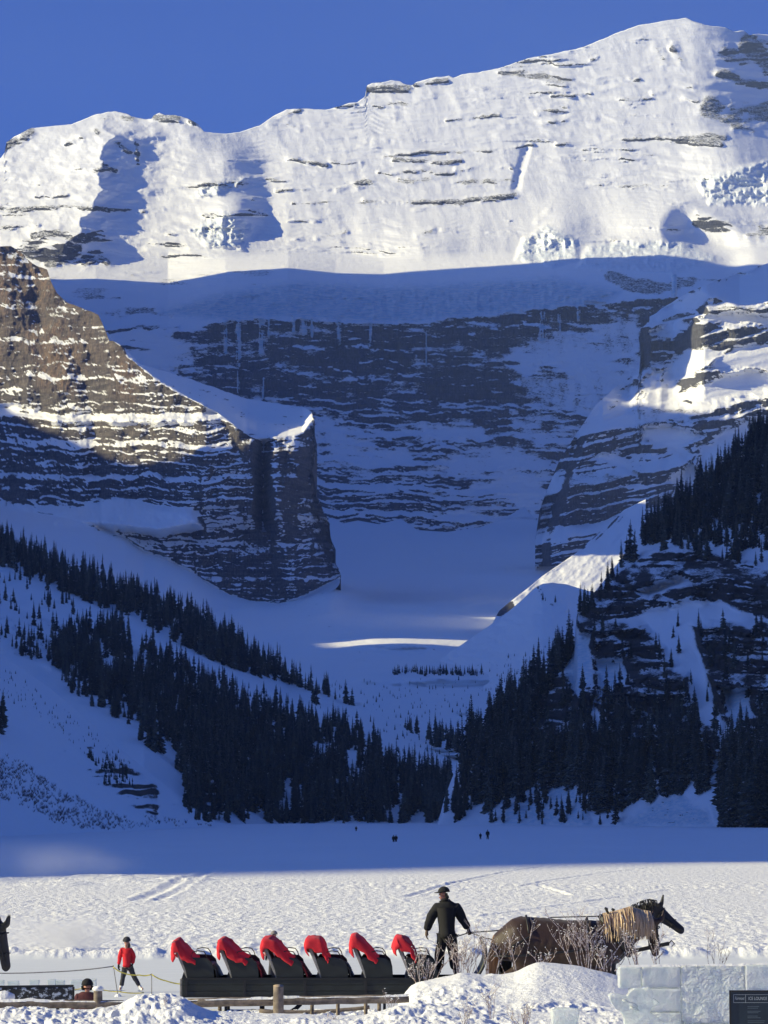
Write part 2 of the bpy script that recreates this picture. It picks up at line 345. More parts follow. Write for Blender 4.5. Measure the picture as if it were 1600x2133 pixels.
    T = 0.28*(terrace(h, 52, .25)-h) + 0.45*(terrace(h+14*fbm(wx/50, wz/40, 4, 61), 19, .30)-h) + 0.55*(terrace(h+6*fbm(wx/22, wz/18, 4, 62), 7.5, .36)-h)
    D += mm*k*T*np.where(low > 0.5, 1.0, 0.55)
    D -= mm*(9*ridged(wx/70, wz/300, 3, 71) + 5*fbm(wx/14, wz/22, 4, 72))*low
    # glacier seracs
    ic = poly(X, Y, [(330, 650), (470, 610), (620, 588), (800, 600), (1000, 590), (1150, 580), (1290, 606), (1250, 640), (1100, 650), (1000, 658), (800, 674), (600, 660), (480, 668)], 14)
    for p in ([(1075, 540), (1090, 500), (1140, 470), (1200, 500), (1205, 540), (1150, 556)], [(1205, 555), (1225, 515), (1300, 503), (1420, 503), (1500, 540), (1400, 568), (1290, 560)], [(395, 480), (470, 440), (525, 470), (505, 520), (430, 512)], [(1450, 375), (1600, 335), (1760, 330), (1760, 430), (1480, 425)], [(400, 410), (430, 385), (520, 370), (470, 405)]):
        ic = np.maximum(ic, poly(X, Y, p, 8))
    Xj = X+2*fbm(Y/9, X*0, 2, 4)
    for x, y0, y1, t in ICE_STREAKS: ic = np.maximum(ic, stroke(Xj, Y, [(x, y0), (x, y1)], t*0.8, t*0.5))
    main_depth.ice = ic*np.where(Y > 566, 1.0, 0.38)  # ice colour painted stronger in the shaded zone, weaker on the sunlit face
    D -= ic*(17*ridged(wx/42, wz/22, 4, 81)+9*ridged(wx/13, wz/12, 3, 82))*np.where(low > .5, .4, 1)
    return D
def main_attr(X, Y, D, V, N):
    nz = N[..., 2]; M = main_depth.M; low = main_depth.low; ic = main_depth.ice
    r = sstep(0.86, 0.50, nz)*np.clip(M*1.2, 0, 1.2)
    r_up = np.clip(0.50*sstep(0.28, 0.85, M)+0.75*sstep(0.68, 0.35, nz)*sstep(0.08, 0.45, M), 0, 0.95)
    wx, wz = (X-CX)*.9, (HOR-Y)*.9
    rock = np.where(low > 0.5, np.clip(r*0.70+0.12*(M-0.55)+0.62*fbm(wx/34, wz/7, 5, 95)*sstep(.2, .6, M)+0.25*fbm(wx/120, wz/40, 3, 97)+0.26*fbm(wx/13+.6*fbm(wx/40, wz/30, 3, 99), wz/70, 4, 98), 0, 1), r_up)
    streak = np.zeros_like(D); sn = sstep(-.5, .3, fbm(X/3, Y/30, 3, 8))
    for x, y0, y1, t in ICE_STREAKS: streak = np.maximum(streak, stroke(X, Y, [(x, y0), (x, y1)], t*0.8, t*0.5)*sn)
    rock = rock*(1-streak)*(1-0.9*ic*(1-low))
    rock = rock*(1-0.6*sstep(640, 700, Y)*0)
    return {'rock': rock, 'ice': np.maximum(ic, streak), 'warm': 0.25*sstep(.2, .6, fbm(X/120, Y/60, 3, 91))+0.35*poly(X, Y, [(590, 720), (690, 740), (690, 850), (590, 830)], 20)+0.5*(1-sstep(150, 220, Y))}
main = sheet('mountain', -160, 1760, 930, main_top, [(-160, 1180), (1760, 1180)], 560, main_depth, M_far, main_attr, kind='structure', decay=20,
             label='high snow covered mountain with banded cliffs and a hanging glacier behind the valley')
main.o['category'] = 'mountain'

# the valley floor that climbs from the lake to the foot of the cliffs
VTOP = [(260, 1120), (480, 1120), (640, 1110), (690, 1078), (715, 1090), (745, 1084), (790, 1092), (835, 1080), (870, 1104), (930, 1108), (1000, 1098), (1050, 1080), (1092, 1055), (1112, 1078), (1135, 1100), (1180, 1122), (1240, 1130), (1400, 1120)]
def valley_depth(X, Y):
    D = smooth_interp([(1040, 5560), (1100, 5250), (1180, 4600), (1250, 3700), (1300, 3100), (1340, 2760), (1400, 2350), (1440, 2200), (1500, 2000), (1560, 1800), (1640, 1600)], Y, 30)
    wx, wz, h = strata_height(X, Y, 3000, 5)
    D -= 80*bump(X, Y, 830, 1335, 130, 22) - 60*bump(X, Y, 850, 1372, 150, 14)
    D -= 90*bump(X, Y, 640, 1240, 60, 50) + 60*bump(X, Y, 760, 1500, 120, 50) + 300*bump(X, Y, 690, 1238, 55, 34)
    D -= 26*fbm(wx/90, Y/14, 5, 6) + 60*fbm(wx/300, Y/50, 3, 7)
    D -= 40*bump(X, Y, 900, 1410, 120, 18)
    return D
def valley_attr(X, Y, D, V, N):
    n = fbm(X/7, Y/2.6, 4, 61)
    r = 0.80*sstep(0.28, 0.6, n)*(poly(X, Y, [(600, 1200), (720, 1230), (700, 1330), (620, 1320), (560, 1260)], 30)*0.6 + poly(X, Y, [(680, 1330), (1000, 1345), (1000, 1400), (680, 1390)], 14)*0.55 + stroke(X, Y, [(870, 1205), (905, 1190)], 5)*1.1+stroke(X, Y, [(850, 1245), (862, 1243)], 3) + stroke(X, Y, [(905, 1355), (960, 1320), (1000, 1290)], 7)*0.9 + 0.35*sstep(1420, 1560, Y))
    return {'rock': r, 'ice': r*0, 'warm': r*0}
valley = sheet('valley_floor', 260, 1400, 360, VTOP, [(260, 1640), (1400, 1640)], 200, valley_depth, M_far, valley_attr, back=((60, -60), (120, -200)), label='snowy valley floor rising behind the lake to the cliff foot')
valley.o['category'] = 'valley'

def moraine1_depth(X, Y):
    top = curve(MOR1, X); t = (Y-top)
    D = 3150+ (1200-Y)*3.2 + 10*fbm(X/22, Y/26, 4, 4) + 5*fbm((X+Y)/12, (Y-X)/50, 4, 8)
    return D
MOR1 = [(1025, 1300), (1040, 1272), (1062, 1254), (1100, 1225), (1130, 1200), (1200, 1152), (1240, 1116), (1300, 1062), (1345, 1040)]
def moraine_attr(X, Y, D, V, N):
    n = fbm((X+0.9*Y)/6, (Y-X)/40, 4, 33)
    r = 0.62*sstep(0.25, 0.6, n)*(0.35+stroke(X, Y, [(1050, 1250), (1130, 1198)], 7)) + 1.0*stroke(X, Y, [(1040, 1275), (1062, 1262)], 9) + 0.8*stroke(X, Y, [(1215, 1140), (1300, 1070)], 5)*sstep(-.1, .4, n)
    return {'rock': r, 'ice': r*0, 'warm': r*0+0.4}
moraine1 = sheet('moraine_slope', 1025, 1345, 120, MOR1, [(1025, 1340), (1345, 1340)], 120, moraine1_depth, M_far, moraine_attr, back=((40, -30), (160, -160)), label='sunlit snowy moraine slope below the dark cliffs')
moraine1.o['category'] = 'slope'
MOR2 = [(850, 1420), (900, 1388), (940, 1356), (960, 1344), (1000, 1316), (1040, 1290), (1085, 1252), (1112, 1226), (1130, 1216), (1150, 1214), (1180, 1217), (1215, 1228), (1260, 1240)]
def moraine2_depth(X, Y):
    top = curve(MOR2, X)
    D = 2560 - (Y-top)*2.6 + (X-1100)*0.12 + 60*sstep(1125, 1180, X)*sstep(30, 0, Y-top) - 9*fbm(X/22, Y/9, 5, 14) - 4*fbm(X/7, Y/3, 3, 15)
    return np.maximum(D, 1900)
moraine2 = sheet('moraine_ridge', 850, 1260, 160, MOR2, [(850, 1520), (1260, 1520)], 130, moraine2_depth, M_far,
                 lambda X, Y, D, V, N: {'rock': 0.6*sstep(.38, .65, fbm(X/6, Y/2.5, 4, 71))*(0.3+0.7*sstep(1330, 1400, Y))+0.7*stroke(X, Y, [(1118, 1222), (1135, 1245), (1150, 1262)], 4)*sstep(-.2, .4, fbm(X/4, Y/4, 3, 3)), 'ice': D*0, 'warm': D*0},
                 back=((40, -40), (140, -150)), label='shaded snowy moraine ridge with a pointed top')
moraine2.o['category'] = 'ridge'

# left buttress
BTOP = [(-160, 470), (-40, 500), (0, 512), (22, 513), (45, 523), (55, 540), (80, 556), (98, 562), (106, 585), (118, 610), (135, 628), (165, 640), (205, 655), (216, 680), (228, 708), (248, 716), (268, 735), (290, 756), (312, 763),
        (360, 778), (400, 790), (450, 808), (500, 827), (560, 838), (628, 848), (648, 858), (655, 875), (659, 905), (662, 980), (666, 1030), (676, 1045), (688, 1075), (694, 1120), (700, 1175), (706, 1200)]
BEDGE = [(-160, 300), (215, 560), (262, 733), (300, 768), (350, 802), (400, 832), (450, 858), (490, 884), (515, 905), (535, 914), (560, 912), (600, 908), (630, 900), (645, 880), (655, 872), (720, 1200)]
BFOOT = [(-160, 1040), (0, 1060), (60, 1066), (130, 1078), (200, 1094), (260, 1120), (300, 1150), (340, 1162), (400, 1192), (440, 1220), (480, 1240), (520, 1252), (580, 1258), (615, 1250), (640, 1238), (670, 1222), (706, 1204)]
def butt_top(x): return curve(BTOP, x)+2.0*fbm(x/12, x*0, 4, 77)
def butt_depth(X, Y):
    e = curve(BEDGE, X); ft = curve(BFOOT, X)
    wx, wz, h = strata_height(X, Y, 3750, 13, 0.02)
    D = 3640+(1060-Y)*0.42-0.42*(np.clip(X, -160, 430)-300)*(1-sstep(1040, 1120, Y))
    ar = curve([(880, 520), (915, 532), (1000, 556), (1100, 590), (1250, 615)], Y)
    D += np.maximum(0, X-ar)*0.9*sstep(0, 25, X-ar) - 40*bump(X, Y, 620, 960, 40, 70)
    D += 55*np.exp(-((X-548)/14)**2)*sstep(905, 930, Y)*(1-sstep(1050, 1120, Y))
    # shelf on top, snow apron at the foot
    sh = np.maximum(0, e-Y); D += sh*5.5
    D -= np.maximum(0, Y-ft)*3.0
    ap = poly(X, Y, [(120, 1090), (160, 1068), (240, 1036), (330, 1056), (400, 1062), (420, 1095), (330, 1110), (230, 1096)], 10)
    D -= ap*np.clip(Y-1035, 0, 70)*0.9
    led = stroke(X, Y+6*fbm(X/40, Y*0, 3, 5), [(-160, 850), (0, 852), (120, 868), (200, 870), (350, 872), (460, 866), (500, 880)], 10, 8)
    # vertical ribs and gullies
    wall = sstep(-4, 6, Y-e)*sstep(4, -6, Y-ft)
    g = ridged(wx/70+.3*fbm(wx/90, wz/70, 3, 22), wz/200, 4, 17); g2 = ridged(wx/22+.5*fbm(wx/40, wz/40, 3, 28), wz/60, 3, 18)
    D -= wall*(13*g*(0.4+0.9*np.clip(fbm(wx/120, wz/90, 2, 20)+.5, 0, 1)) + 6*g2*np.clip(fbm(wx/60, wz/40, 2, 21)+.4, 0, 1) + 9*fbm(wx/14, wz/14, 5, 19))
    D += wall*55*np.maximum(0, ridged(wx/170+0.4, wz/900, 2, 23)-0.1)*(1-sstep(380, 520, X)*0.7)
    D -= wall*28*bump(X, Y, 110, 720, 60, 110) + wall*30*bump(X, Y, 20, 640, 50, 100)
    top = 1-sstep(760, 840, Y)
    m = wall*(0.95-0.35*top+0.3*fbm(wx/90, wz/40, 4, 24))
    m = m*(1-0.8*ap)
    T = 0.42*(terrace(h, 38, .20)-h)+0.5*(terrace(h+8*fbm(wx/36, wz/36, 4, 25), 14, .22)-h)+0.55*(terrace(h+4*fbm(wx/15, wz/15, 4, 26), 5.5, .30)-h)
    D += np.clip(m, 0, 1)*T*0.62 * (1-0.55*poly(X, Y, [(470, 900), (540, 920), (600, 1240), (540, 1250), (450, 1230), (520, 1000)], 25))
    D += led*wall*14*np.clip((870-Y)/10, -1, 1)
    butt_depth.wall, butt_depth.ap, butt_depth.led, butt_depth.m = wall, ap, led, m
    D -= (1-wall)*6*fbm(wx/25, wz/10, 4, 27)
    return D
def butt_attr(X, Y, D, V, N):
    nz = N[..., 2]; w = butt_depth.wall
    smoothw = poly(X, Y, [(470, 900), (540, 920), (610, 1245), (540, 1255), (450, 1230), (520, 1000)], 25)+poly(X, Y, [(570, 915), (655, 905), (660, 1030), (590, 1030)], 15)
    top = 1-sstep(700, 830, Y)
    crack = sstep(.35, .7, ridged(X/9+.8*fbm(X/30, Y/30, 3, 91), Y/60, 3, 92))
    r = w*np.clip(sstep(0.80, 0.45, nz)*1.0+0.38*np.clip(smoothw, 0, 1)+0.26*top+0.42*fbm(X/18, Y/8, 5, 93)+0.2*crack+0.34*sstep(.05, .5, fbm(X/13, Y/75, 4, 94))-0.06, 0, 1)
    r = r*(1-0.95*butt_depth.ap)*(1-0.9*butt_depth.led*sstep(-.55, .1, fbm(X/16, Y/9, 3, 6)))
    sh = (1-w)
    r = r + sh*0.6*sstep(.35, .6, fbm(X/18, Y/4, 4, 44))*sstep(770, 800, Y)*(Y < 930)
    r = r + sh*0.7*sstep(.15, .5, fbm(X/10, Y/5, 4, 45))*stroke(X, Y, [(110, 1085), (180, 1092), (260, 1120)], 6)
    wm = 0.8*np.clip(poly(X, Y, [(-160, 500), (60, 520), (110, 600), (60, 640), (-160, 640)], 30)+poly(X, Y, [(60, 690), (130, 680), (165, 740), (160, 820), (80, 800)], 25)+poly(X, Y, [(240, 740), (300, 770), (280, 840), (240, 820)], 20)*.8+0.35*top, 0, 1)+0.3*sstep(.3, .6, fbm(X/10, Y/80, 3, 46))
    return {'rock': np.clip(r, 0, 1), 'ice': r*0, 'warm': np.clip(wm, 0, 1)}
butt = sheet('rock_buttress', -160, 706, 470, butt_top, [(-160, 1400), (0, 1400), (300, 1400), (480, 1370), (600, 1318), (640, 1282), (680, 1240), (706, 1216)], 470, butt_depth, M_butt, butt_attr,
             back=((120, -60), (300, -300), (600, -900)), xwarp=lambda X, Y: (10*fbm(Y/26, Y*0+X/400, 4, 88)+5*fbm(Y/7, X/60, 3, 89))*sstep(560, 690, X)-10*sstep(620, 706, X)*sstep(900, 1000, Y)*(1-sstep(1080, 1180, Y)), label='layered rock buttress with snowy ledges, sunlit brown at its top')
butt.o['category'] = 'cliff'

# right buttress far behind
RTOP = [(1115, 1125), (1125, 1060), (1140, 1020), (1165, 960), (1200, 905), (1240, 845), (1285, 805), (1312, 786), (1315, 775), (1331, 770), (1334, 684), (1345, 672), (1375, 645), (1430, 610), (1500, 582), (1600, 548), (1760, 500)]
def rb_depth(X, Y):
    wx, wz, h = strata_height(X, Y, 4800, 29, -0.22)
    D = 4720+(820-Y)*0.95+(X-1450)*0.10
    D += np.maximum(0, curve([(1380, 642), (1460, 606), (1540, 640), (1760, 600)], X)-Y)*5.0
    D += 190*sstep(1470, 1400, X)*sstep(900, 780, Y)
    edge = curve([(600, 1458), (655, 1455), (680, 1336), (770, 1336), (790, 1316), (860, 1310), (900, 1210), (1130, 1130)], Y)
    D += 60*sstep(20, -4, X-edge)
    jx = X+20*fbm(X/30, Y/16, 5, 3); jy = Y+12*fbm(X/26, Y/14, 5, 4)
    sn = np.zeros_like(D)
    for p in RB_SNOW: sn = np.maximum(sn, poly(jx, jy, p, 8))
    wl = np.zeros_like(D)
    for p in RB_WALL: wl = np.maximum(wl, poly(X, Y, p, 6))
    D += wl*0
    m = np.clip((1.0+0.3*fbm(wx/80, wz/40, 3, 5))*(1-0.70*sn), 0, 1)
    T = 0.75*(terrace(h, 72, .30)-h)+0.5*(terrace(h+6*fbm(wx/60, wz/60, 3, 6), 19, .35)-h)+0.4*(terrace(h, 7, .4)-h)
    D += m*T*0.95
    D -= (1-sn)*(16*ridged(wx/60, wz/300, 3, 7)+6*fbm(wx/12, wz/16, 4, 8))
    rb_depth.sn, rb_depth.wl = sn, wl
    return D
RB_SNOW = [[(1395, 760), (1440, 725), (1470, 720), (1510, 735), (1470, 770), (1400, 790), (1370, 785)], [(1500, 735), (1560, 715), (1620, 715), (1700, 760), (1560, 770), (1480, 770)], [(1440, 800), (1560, 770), (1640, 790), (1560, 830), (1470, 835), (1425, 825)], [(1335, 890), (1390, 880), (1440, 900), (1470, 905), (1420, 950), (1360, 925)],
           [(1280, 850), (1320, 795), (1345, 830), (1350, 855)], [(1240, 955), (1290, 935), (1320, 990), (1270, 970)], [(1380, 650), (1430, 612), (1500, 585), (1600, 552), (1760, 500), (1760, 600), (1560, 640), (1500, 620), (1450, 640)], [(1460, 655), (1600, 655), (1700, 665), (1600, 680), (1500, 672)], [(1460, 930), (1540, 880), (1600, 870), (1600, 950), (1450, 980)],
           [(1345, 700), (1400, 660), (1440, 670), (1430, 690)], [(1340, 770), (1390, 765), (1360, 785)], [(1390, 1000), (1440, 960), (1450, 1000), (1400, 1030)]]
RB_WALL = [[(1337, 690), (1395, 700), (1385, 760), (1337, 770)], [(1455, 612), (1540, 640), (1600, 640), (1600, 655), (1460, 655)], [(1440, 690), (1600, 690), (1600, 735), (1500, 730), (1450, 735)], [(1330, 850), (1480, 850), (1470, 895), (1340, 885)], [(1180, 980), (1300, 990), (1310, 1080), (1150, 1090)]]
def rb_attr(X, Y, D, V, N):
    nz = N[..., 2]
    r = np.clip(sstep(0.80, 0.45, nz)*1.05+0.35*rb_depth.wl+0.30*fbm(X/24, Y/9, 5, 96), 0, 1)*(1-0.80*rb_depth.sn)
    return {'rock': r, 'ice': r*0, 'warm': 0.3+0*r}
rbutt = sheet('rock_buttress', 1115, 1760, 330, RTOP, [(1115, 1180), (1760, 1180)], 330, rb_depth, M_far, rb_attr, back=((100, -60), (300, -300)), xwarp=lambda X, Y: (9*fbm(Y/22, X/300, 4, 86)+5*fbm(Y/6, X/80, 3, 87))*sstep(1250, 1320, X)*(1-sstep(1350, 1420, X)), label='stepped rock buttress with snow benches catching sun behind the steep spruce slope')
rbutt.o['category'] = 'cliff'

# ------------------------------------------------------------------ wooded slopes round the lake
def shoreD(y): return CAMZ*F/(y-HOR)
LTOP = [(-180, 1050), (0, 1118), (100, 1158), (220, 1208), (330, 1250), (420, 1290), (500, 1340), (560, 1380), (600, 1410), (700, 1450), (800, 1492), (850, 1520), (900, 1545), (960, 1580), (1000, 1600)]
LBOT = [(-180, 1724), (300, 1722), (430, 1718), (600, 1716), (1000, 1716)]
def left_depth(X, Y):
    yt = curve(LTOP, X); yb = curve(LBOT, X); t = np.clip((yb-Y)/(yb-yt), 0, 1)
    Db = shoreD(yb); Dt = curve([(-180, 2250), (0, 2150), (600, 1950), (1000, 1760)], X)
    D = Db+(Dt-Db)*(0.55*t+0.45*t*t)
    wx, wz, h = strata_height(X, Y, 1700, 37, 0.0)
    ch = stroke(X, Y, LCHUTE, 14, 18)
    D -= 30*np.clip(sstep(-30, 30, (curve(LCHUTE, X)-Y)), 0, 1)*0 - 14*ch
    D -= 22*fbm(wx/120, wz/60, 4, 38) + 5*fbm(wx/20, wz/12, 4, 39)
    m = 0.0*D
    for p in L_ROCK: m = np.maximum(m, poly(X+6*fbm(X/20, Y/20, 3, 2), Y, p, 12))
    D += m*1.6*(0.8*(terrace(h, 14, .4)-h)+0.8*(terrace(h+2*fbm(wx/12, wz/12, 3, 4), 5, .4)-h)) - m*3*fbm(wx/6, wz/6, 4, 41)
    left_depth.m = m
    return D
LCHUTE = [(230, 1275), (290, 1310), (360, 1350), (450, 1395), (560, 1430), (640, 1452), (720, 1478), (800, 1500), (880, 1530), (950, 1562)]
L_ROCK = [[(-60, 1280), (60, 1270), (160, 1290), (200, 1350), (120, 1390), (40, 1370), (-60, 1360)], [(60, 1370), (200, 1370), (290, 1400), (280, 1450), (160, 1430)], [(380, 1560), (480, 1600), (510, 1680), (420, 1700), (390, 1640)]]
def near_attr_from(m, X, Y, N, brush=None):
    nz = N[..., 2]
    r = np.clip(sstep(0.86, 0.55, nz)*m, 0, 1)
    if brush is not None: r = np.clip(r+0.2*brush+0.36*fbm(X/11, Y/7, 4, 68)*np.clip(brush+.35, 0, 1), 0, 1)
    return {'rock': r, 'ice': r*0, 'warm': r*0+0.3}
left = sheet('hillside', -180, 1000, 420, LTOP, LBOT, 240, left_depth, M_near, lambda X, Y, D, V, N: near_attr_from(left_depth.m*1.2+0.1, X, Y, N, left_depth.m), back=((60, -50), (250, -260)), label='snowy hillside with spruce forest falling to the far end of the lake')
left.o['category'] = 'hillside'
FTOP = [(-220, 1225), (-100, 1300), (0, 1364), (50, 1395), (100, 1430), (180, 1497), (250, 1560), (300, 1600), (340, 1632), (400, 1682), (450, 1712), (490, 1719), (540, 1722)]
FBOT = [(-220, 1762), (0, 1744), (120, 1738), (250, 1733), (330, 1728), (450, 1724), (540, 1723.5)]
def fan_depth(X, Y):
    yt = curve(FTOP, X); yb = curve(FBOT, X); t = np.clip((yb-Y)/(yb-yt+1e-6), 0, 1)
    Db = shoreD(yb); Dt = Db+curve([(-220, 520), (0, 440), (250, 240), (450, 40), (540, 8)], X)
    D = Db+(Dt-Db)*(0.6*t+0.4*t*t)
    wx, wz, h = strata_height(X, Y, 950, 47)
    D -= 20*stroke(X, Y, [(-220, 1480), (0, 1560), (100, 1610), (210, 1670), (330, 1712), (430, 1722)], 14, 26)*(1) 
    D -= 8*fbm(wx/50, wz/25, 4, 48) + 1.6*fbm(wx/7, wz/4, 4, 49)
    m = poly(X+5*fbm(X/16, Y/16, 3, 4), Y+4*fbm(X/16, Y/12, 3, 5), [(120, 1560), (180, 1545), (240, 1570), (330, 1640), (400, 1690), (440, 1712), (340, 1706), (250, 1670), (180, 1620)], 10)
    D += m*1.8*(0.9*(terrace(h, 6, .4)-h)+0.7*(terrace(h+fbm(wx/5, wz/5, 3, 3), 2.2, .4)-h)) - m*2.0*fbm(wx/3, wz/3, 3, 6)
    fan_depth.m = m
    return D
fan = sheet('snow_slope', -220, 540, 260, FTOP, FBOT, 220, fan_depth, M_near, lambda X, Y, D, V, N: near_attr_from(fan_depth.m*0.95, X, Y, N), back=((30, -12), (120, -120)), label='open avalanche snow slope running down to the lake on the left')
fan.o['category'] = 'slope'
RHTOP = [(912, 1718), (925, 1665), (940, 1625), (952, 1595), (965, 1562), (1010, 1505), (1060, 1465), (1110, 1430), (1150, 1390), (1196, 1345), (1200, 1300), (1203, 1272), (1220, 1252), (1245, 1226), (1290, 1170), (1330, 1120), (1420, 1040), (1500, 980), (1560, 915), (1600, 885), (1780, 740)]
RHBOT = [(912, 1719), (1100, 1719.5), (1300, 1721), (1600, 1724), (1780, 1726)]
R_CLIFF = [[(1205, 1275), (1260, 1215), (1340, 1160), (1400, 1140), (1480, 1150), (1600, 1180), (1780, 1180), (1780, 1280), (1600, 1290), (1500, 1250), (1420, 1250), (1300, 1290), (1210, 1330)],
           [(1200, 1290), (1330, 1300), (1400, 1380), (1380, 1440), (1250, 1460), (1230, 1400)], [(1300, 1400), (1360, 1385), (1430, 1400), (1440, 1480), (1500, 1530), (1500, 1620), (1440, 1620), (1420, 1520), (1310, 1470)], [(1100, 1440), (1200, 1380), (1240, 1420), (1230, 1560), (1120, 1560), (1080, 1500)],
           [(1440, 1300), (1780, 1290), (1780, 1540), (1540, 1560), (1500, 1480)], [(1240, 1460), (1330, 1470), (1400, 1560), (1300, 1560)], [(1490, 1620), (1780, 1600), (1780, 1726), (1500, 1722)]]
R_SMOOTH = [[(1195, 1320), (1232, 1325), (1235, 1420), (1205, 1450), (1180, 1400)], [(1240, 1380), (1300, 1370), (1310, 1410), (1250, 1450)], [(1030, 1700), (1100, 1655), (1130, 1630), (1200, 1640), (1230, 1720), (1040, 1720)], [(1290, 1720), (1360, 1680), (1410, 1650), (1470, 1690), (1480, 1722)], [(1470, 1595), (1500, 1590), (1510, 1640), (1490, 1720), (1478, 1650)], 
            [(1500, 1430), (1560, 1440), (1570, 1490), (1530, 1520)], [(1330, 1230), (1420, 1195), (1440, 1210), (1350, 1240)]]
def right_depth(X, Y):
    yt = curve(RHTOP, X); yb = curve(RHBOT, X); t = np.clip((yb-Y)/(yb-yt+1e-6), 0, 1)
    Db = shoreD(yb); Dt = curve([(912, 1340), (960, 1420), (1110, 1470), (1205, 1480), (1330, 1580), (1600, 1640), (1780, 1700)], X)
    D = Db+(Dt-Db)*(0.7*t+0.3*t*t*t)
    wx, wz, h = strata_height(X, Y, 1350, 57, 0.06)
    m = 0.0*D; s = 0.0*D
    jx = X+9*fbm(X/24, Y/24, 4, 2); jy = Y+9*fbm(X/30, Y/20, 4, 3)
    for p in R_CLIFF: m = np.maximum(m, poly(jx, jy, p, 12))
    for p in R_SMOOTH: s = np.maximum(s, poly(jx, jy, p, 9))
    m = np.clip(m*(1-s)*(1.05+0.3*fbm(wx/22, wz/16, 3, 4)), 0, 1.1)
    D -= 24*ridged(wx/90, wz/160, 3, 58) + 5*fbm(wx/16, wz/16, 4, 59)
    T = 0.7*(terrace(h, 22, .26)-h)+0.8*(terrace(h+4*fbm(wx/16, wz/16, 3, 5), 8, .30)-h)+0.5*(terrace(h+fbm(wx/8, wz/8, 3, 6), 3, .36)-h)
    k = np.clip(np.abs(np.gradient(D, axis=0))/(np.abs(np.gradient(Y, axis=0))*0.2+1e-6), 0.8, 3.5)
    D += m*T*k*0.62 - m*(4*fbm(wx/5, wz/6, 4, 60)+6*ridged(wx/14, wz/60, 3, 61))
    right_depth.m, right_depth.s = m, s
    return D
def right_attr(X, Y, D, V, N):
    nz = N[..., 2]
    r = np.clip(sstep(0.90, 0.55, nz)*right_depth.m*0.8+0.40*right_depth.m, 0, 1)
    r = np.clip(np.maximum(r, right_depth.m*(0.50+0.7*fbm(X/24, Y/10, 5, 69)))+0.32*fbm(X/22, Y/14, 5, 67)*np.clip(right_depth.m, 0, 1), 0, 1)
    r = r + 0.7*poly(X, Y, [(1300, 1715), (1400, 1655), (1470, 1690), (1480, 1720)], 8)*sstep(.42, .6, fbm(X/9, Y/3, 3, 8))
    return {'rock': np.clip(r, 0, 1), 'ice': 0.7*right_depth.s*(Y > 1300), 'warm': r*0+0.3}
right = sheet('hillside', 912, 1780, 440, RHTOP, RHBOT, 460, right_depth, M_near, right_attr, back=((60, -30), (250, -300)), label='steep craggy hillside with spruces above the right lake shore')
right.o['category'] = 'hillside'

# ridge beyond the left edge of the picture, unseen, its crest and gaps shaped so that its shadow lies over the lake, the valley and the lower cliffs
def shadow_point(px, py, D, x0=-1300.0):
    p = P(px, py, D); t = (x0-p[0])/SUN[0]; return p+t*SUN
RIDGE = [(-900, 150), (-300, 300), (60, 470), (90, 517), (187, 546), (240, 640), (420, 820), (900, 900), (1500, 880), (2000, 860), (2480, 850), (2535, 657), (2600, 657), (2640, 870), (2690, 880), (2720, 768), (3090, 770), (3115, 1000), (3250, 1050),
         (3440, 1000), (3510, 835), (3560, 815), (3700, 820), (3950, 880), (4050, 1250), (4380, 1350), (4430, 1285), (4640, 1290), (4690, 1800), (4950, 1850), (5400, 1900), (5900, 1880), (6090, 1850), (6125, 1727), (6246, 1324), (6330, 700), (6700, 350), (7600, 150)]
def ridge_mesh():
    ys = np.unique(np.concatenate([np.linspace(-900, 7600, 500), np.array([p[0] for p in RIDGE], float)]))
    H = curve(RIDGE, ys); H = H + 8*fbm(ys/60, ys*0, 4, 3)*(ys > 400)
    prof = [(-1.3, -.02), (-0.8, .35), (-0.4, .72), (0, 1), (0.10, .75), (0.2, .35), (0.30, -.02)]
    V = np.stack([np.stack([-1300+a*H+0*ys, ys, b*H-3], -1) for a, b in prof], 0)
    V[1:-1, :, 0] += 12*fbm(V[1:-1, :, 1]/80, V[1:-1, :, 2]/80, 3, 9)*np.array([1, 1, 0, 1, 1])[:, None]
    me = np_mesh('shadow_ridge', V.reshape(-1, 3), grid_faces(*V.shape[:2]))
    nz = np.ones(V.shape[:2])*0.15  # mostly snow, so the unseen ridge throws back more light
    set_attr(me, 'rock', nz); set_attr(me, 'ice', nz*0); set_attr(me, 'warm', nz*0)
    me.materials.append(M_far)
    return tag(link(bpy.data.objects.new('shadow_ridge', me)), 'unseen snowy ridge left of the lake, its crest shaped to cast the valley shadow', 'ridge', None, 'structure')
ridge_mesh()
# ------------------------------------------------------------------ the frozen lake
def lake_mat():
    n = NT('lake_snow'); v = n.coord()
    g = n.new('ShaderNodeTexCoord'); sep = n.new('ShaderNodeSeparateXYZ', ins={0: g.outputs['Object']})
    a = n.noise(2.2, n.coord((1, .45, 1)), 6, 0.65); b = n.noise(0.05, n.coord((1, 0.35, 1)), 4)
    ice = n.attr('ice')
    col = n.mix(b, (0.87, 0.87, 0.855, 1), (0.94, 0.93, 0.905, 1))
    icol = n.mix(n.noise(0.8, n.coord((0.3, 2.0, 1)), 5), (0.70, 0.73, 0.72, 1), (0.88, 0.89, 0.87, 1))
    col = n.mix(ice, col, icol)
    rough = n.mix(ice, (0.8,)*3+(1,), (0.6,)*3+(1,))
    h = n.math('MULTIPLY', a, n.math('SUBTRACT', 1.0, ice))
    return n.done(col, rough, n.bump(h, 0.9, 0.22), Specular_IOR_Level=0.3)
LAKE = lake_mat()
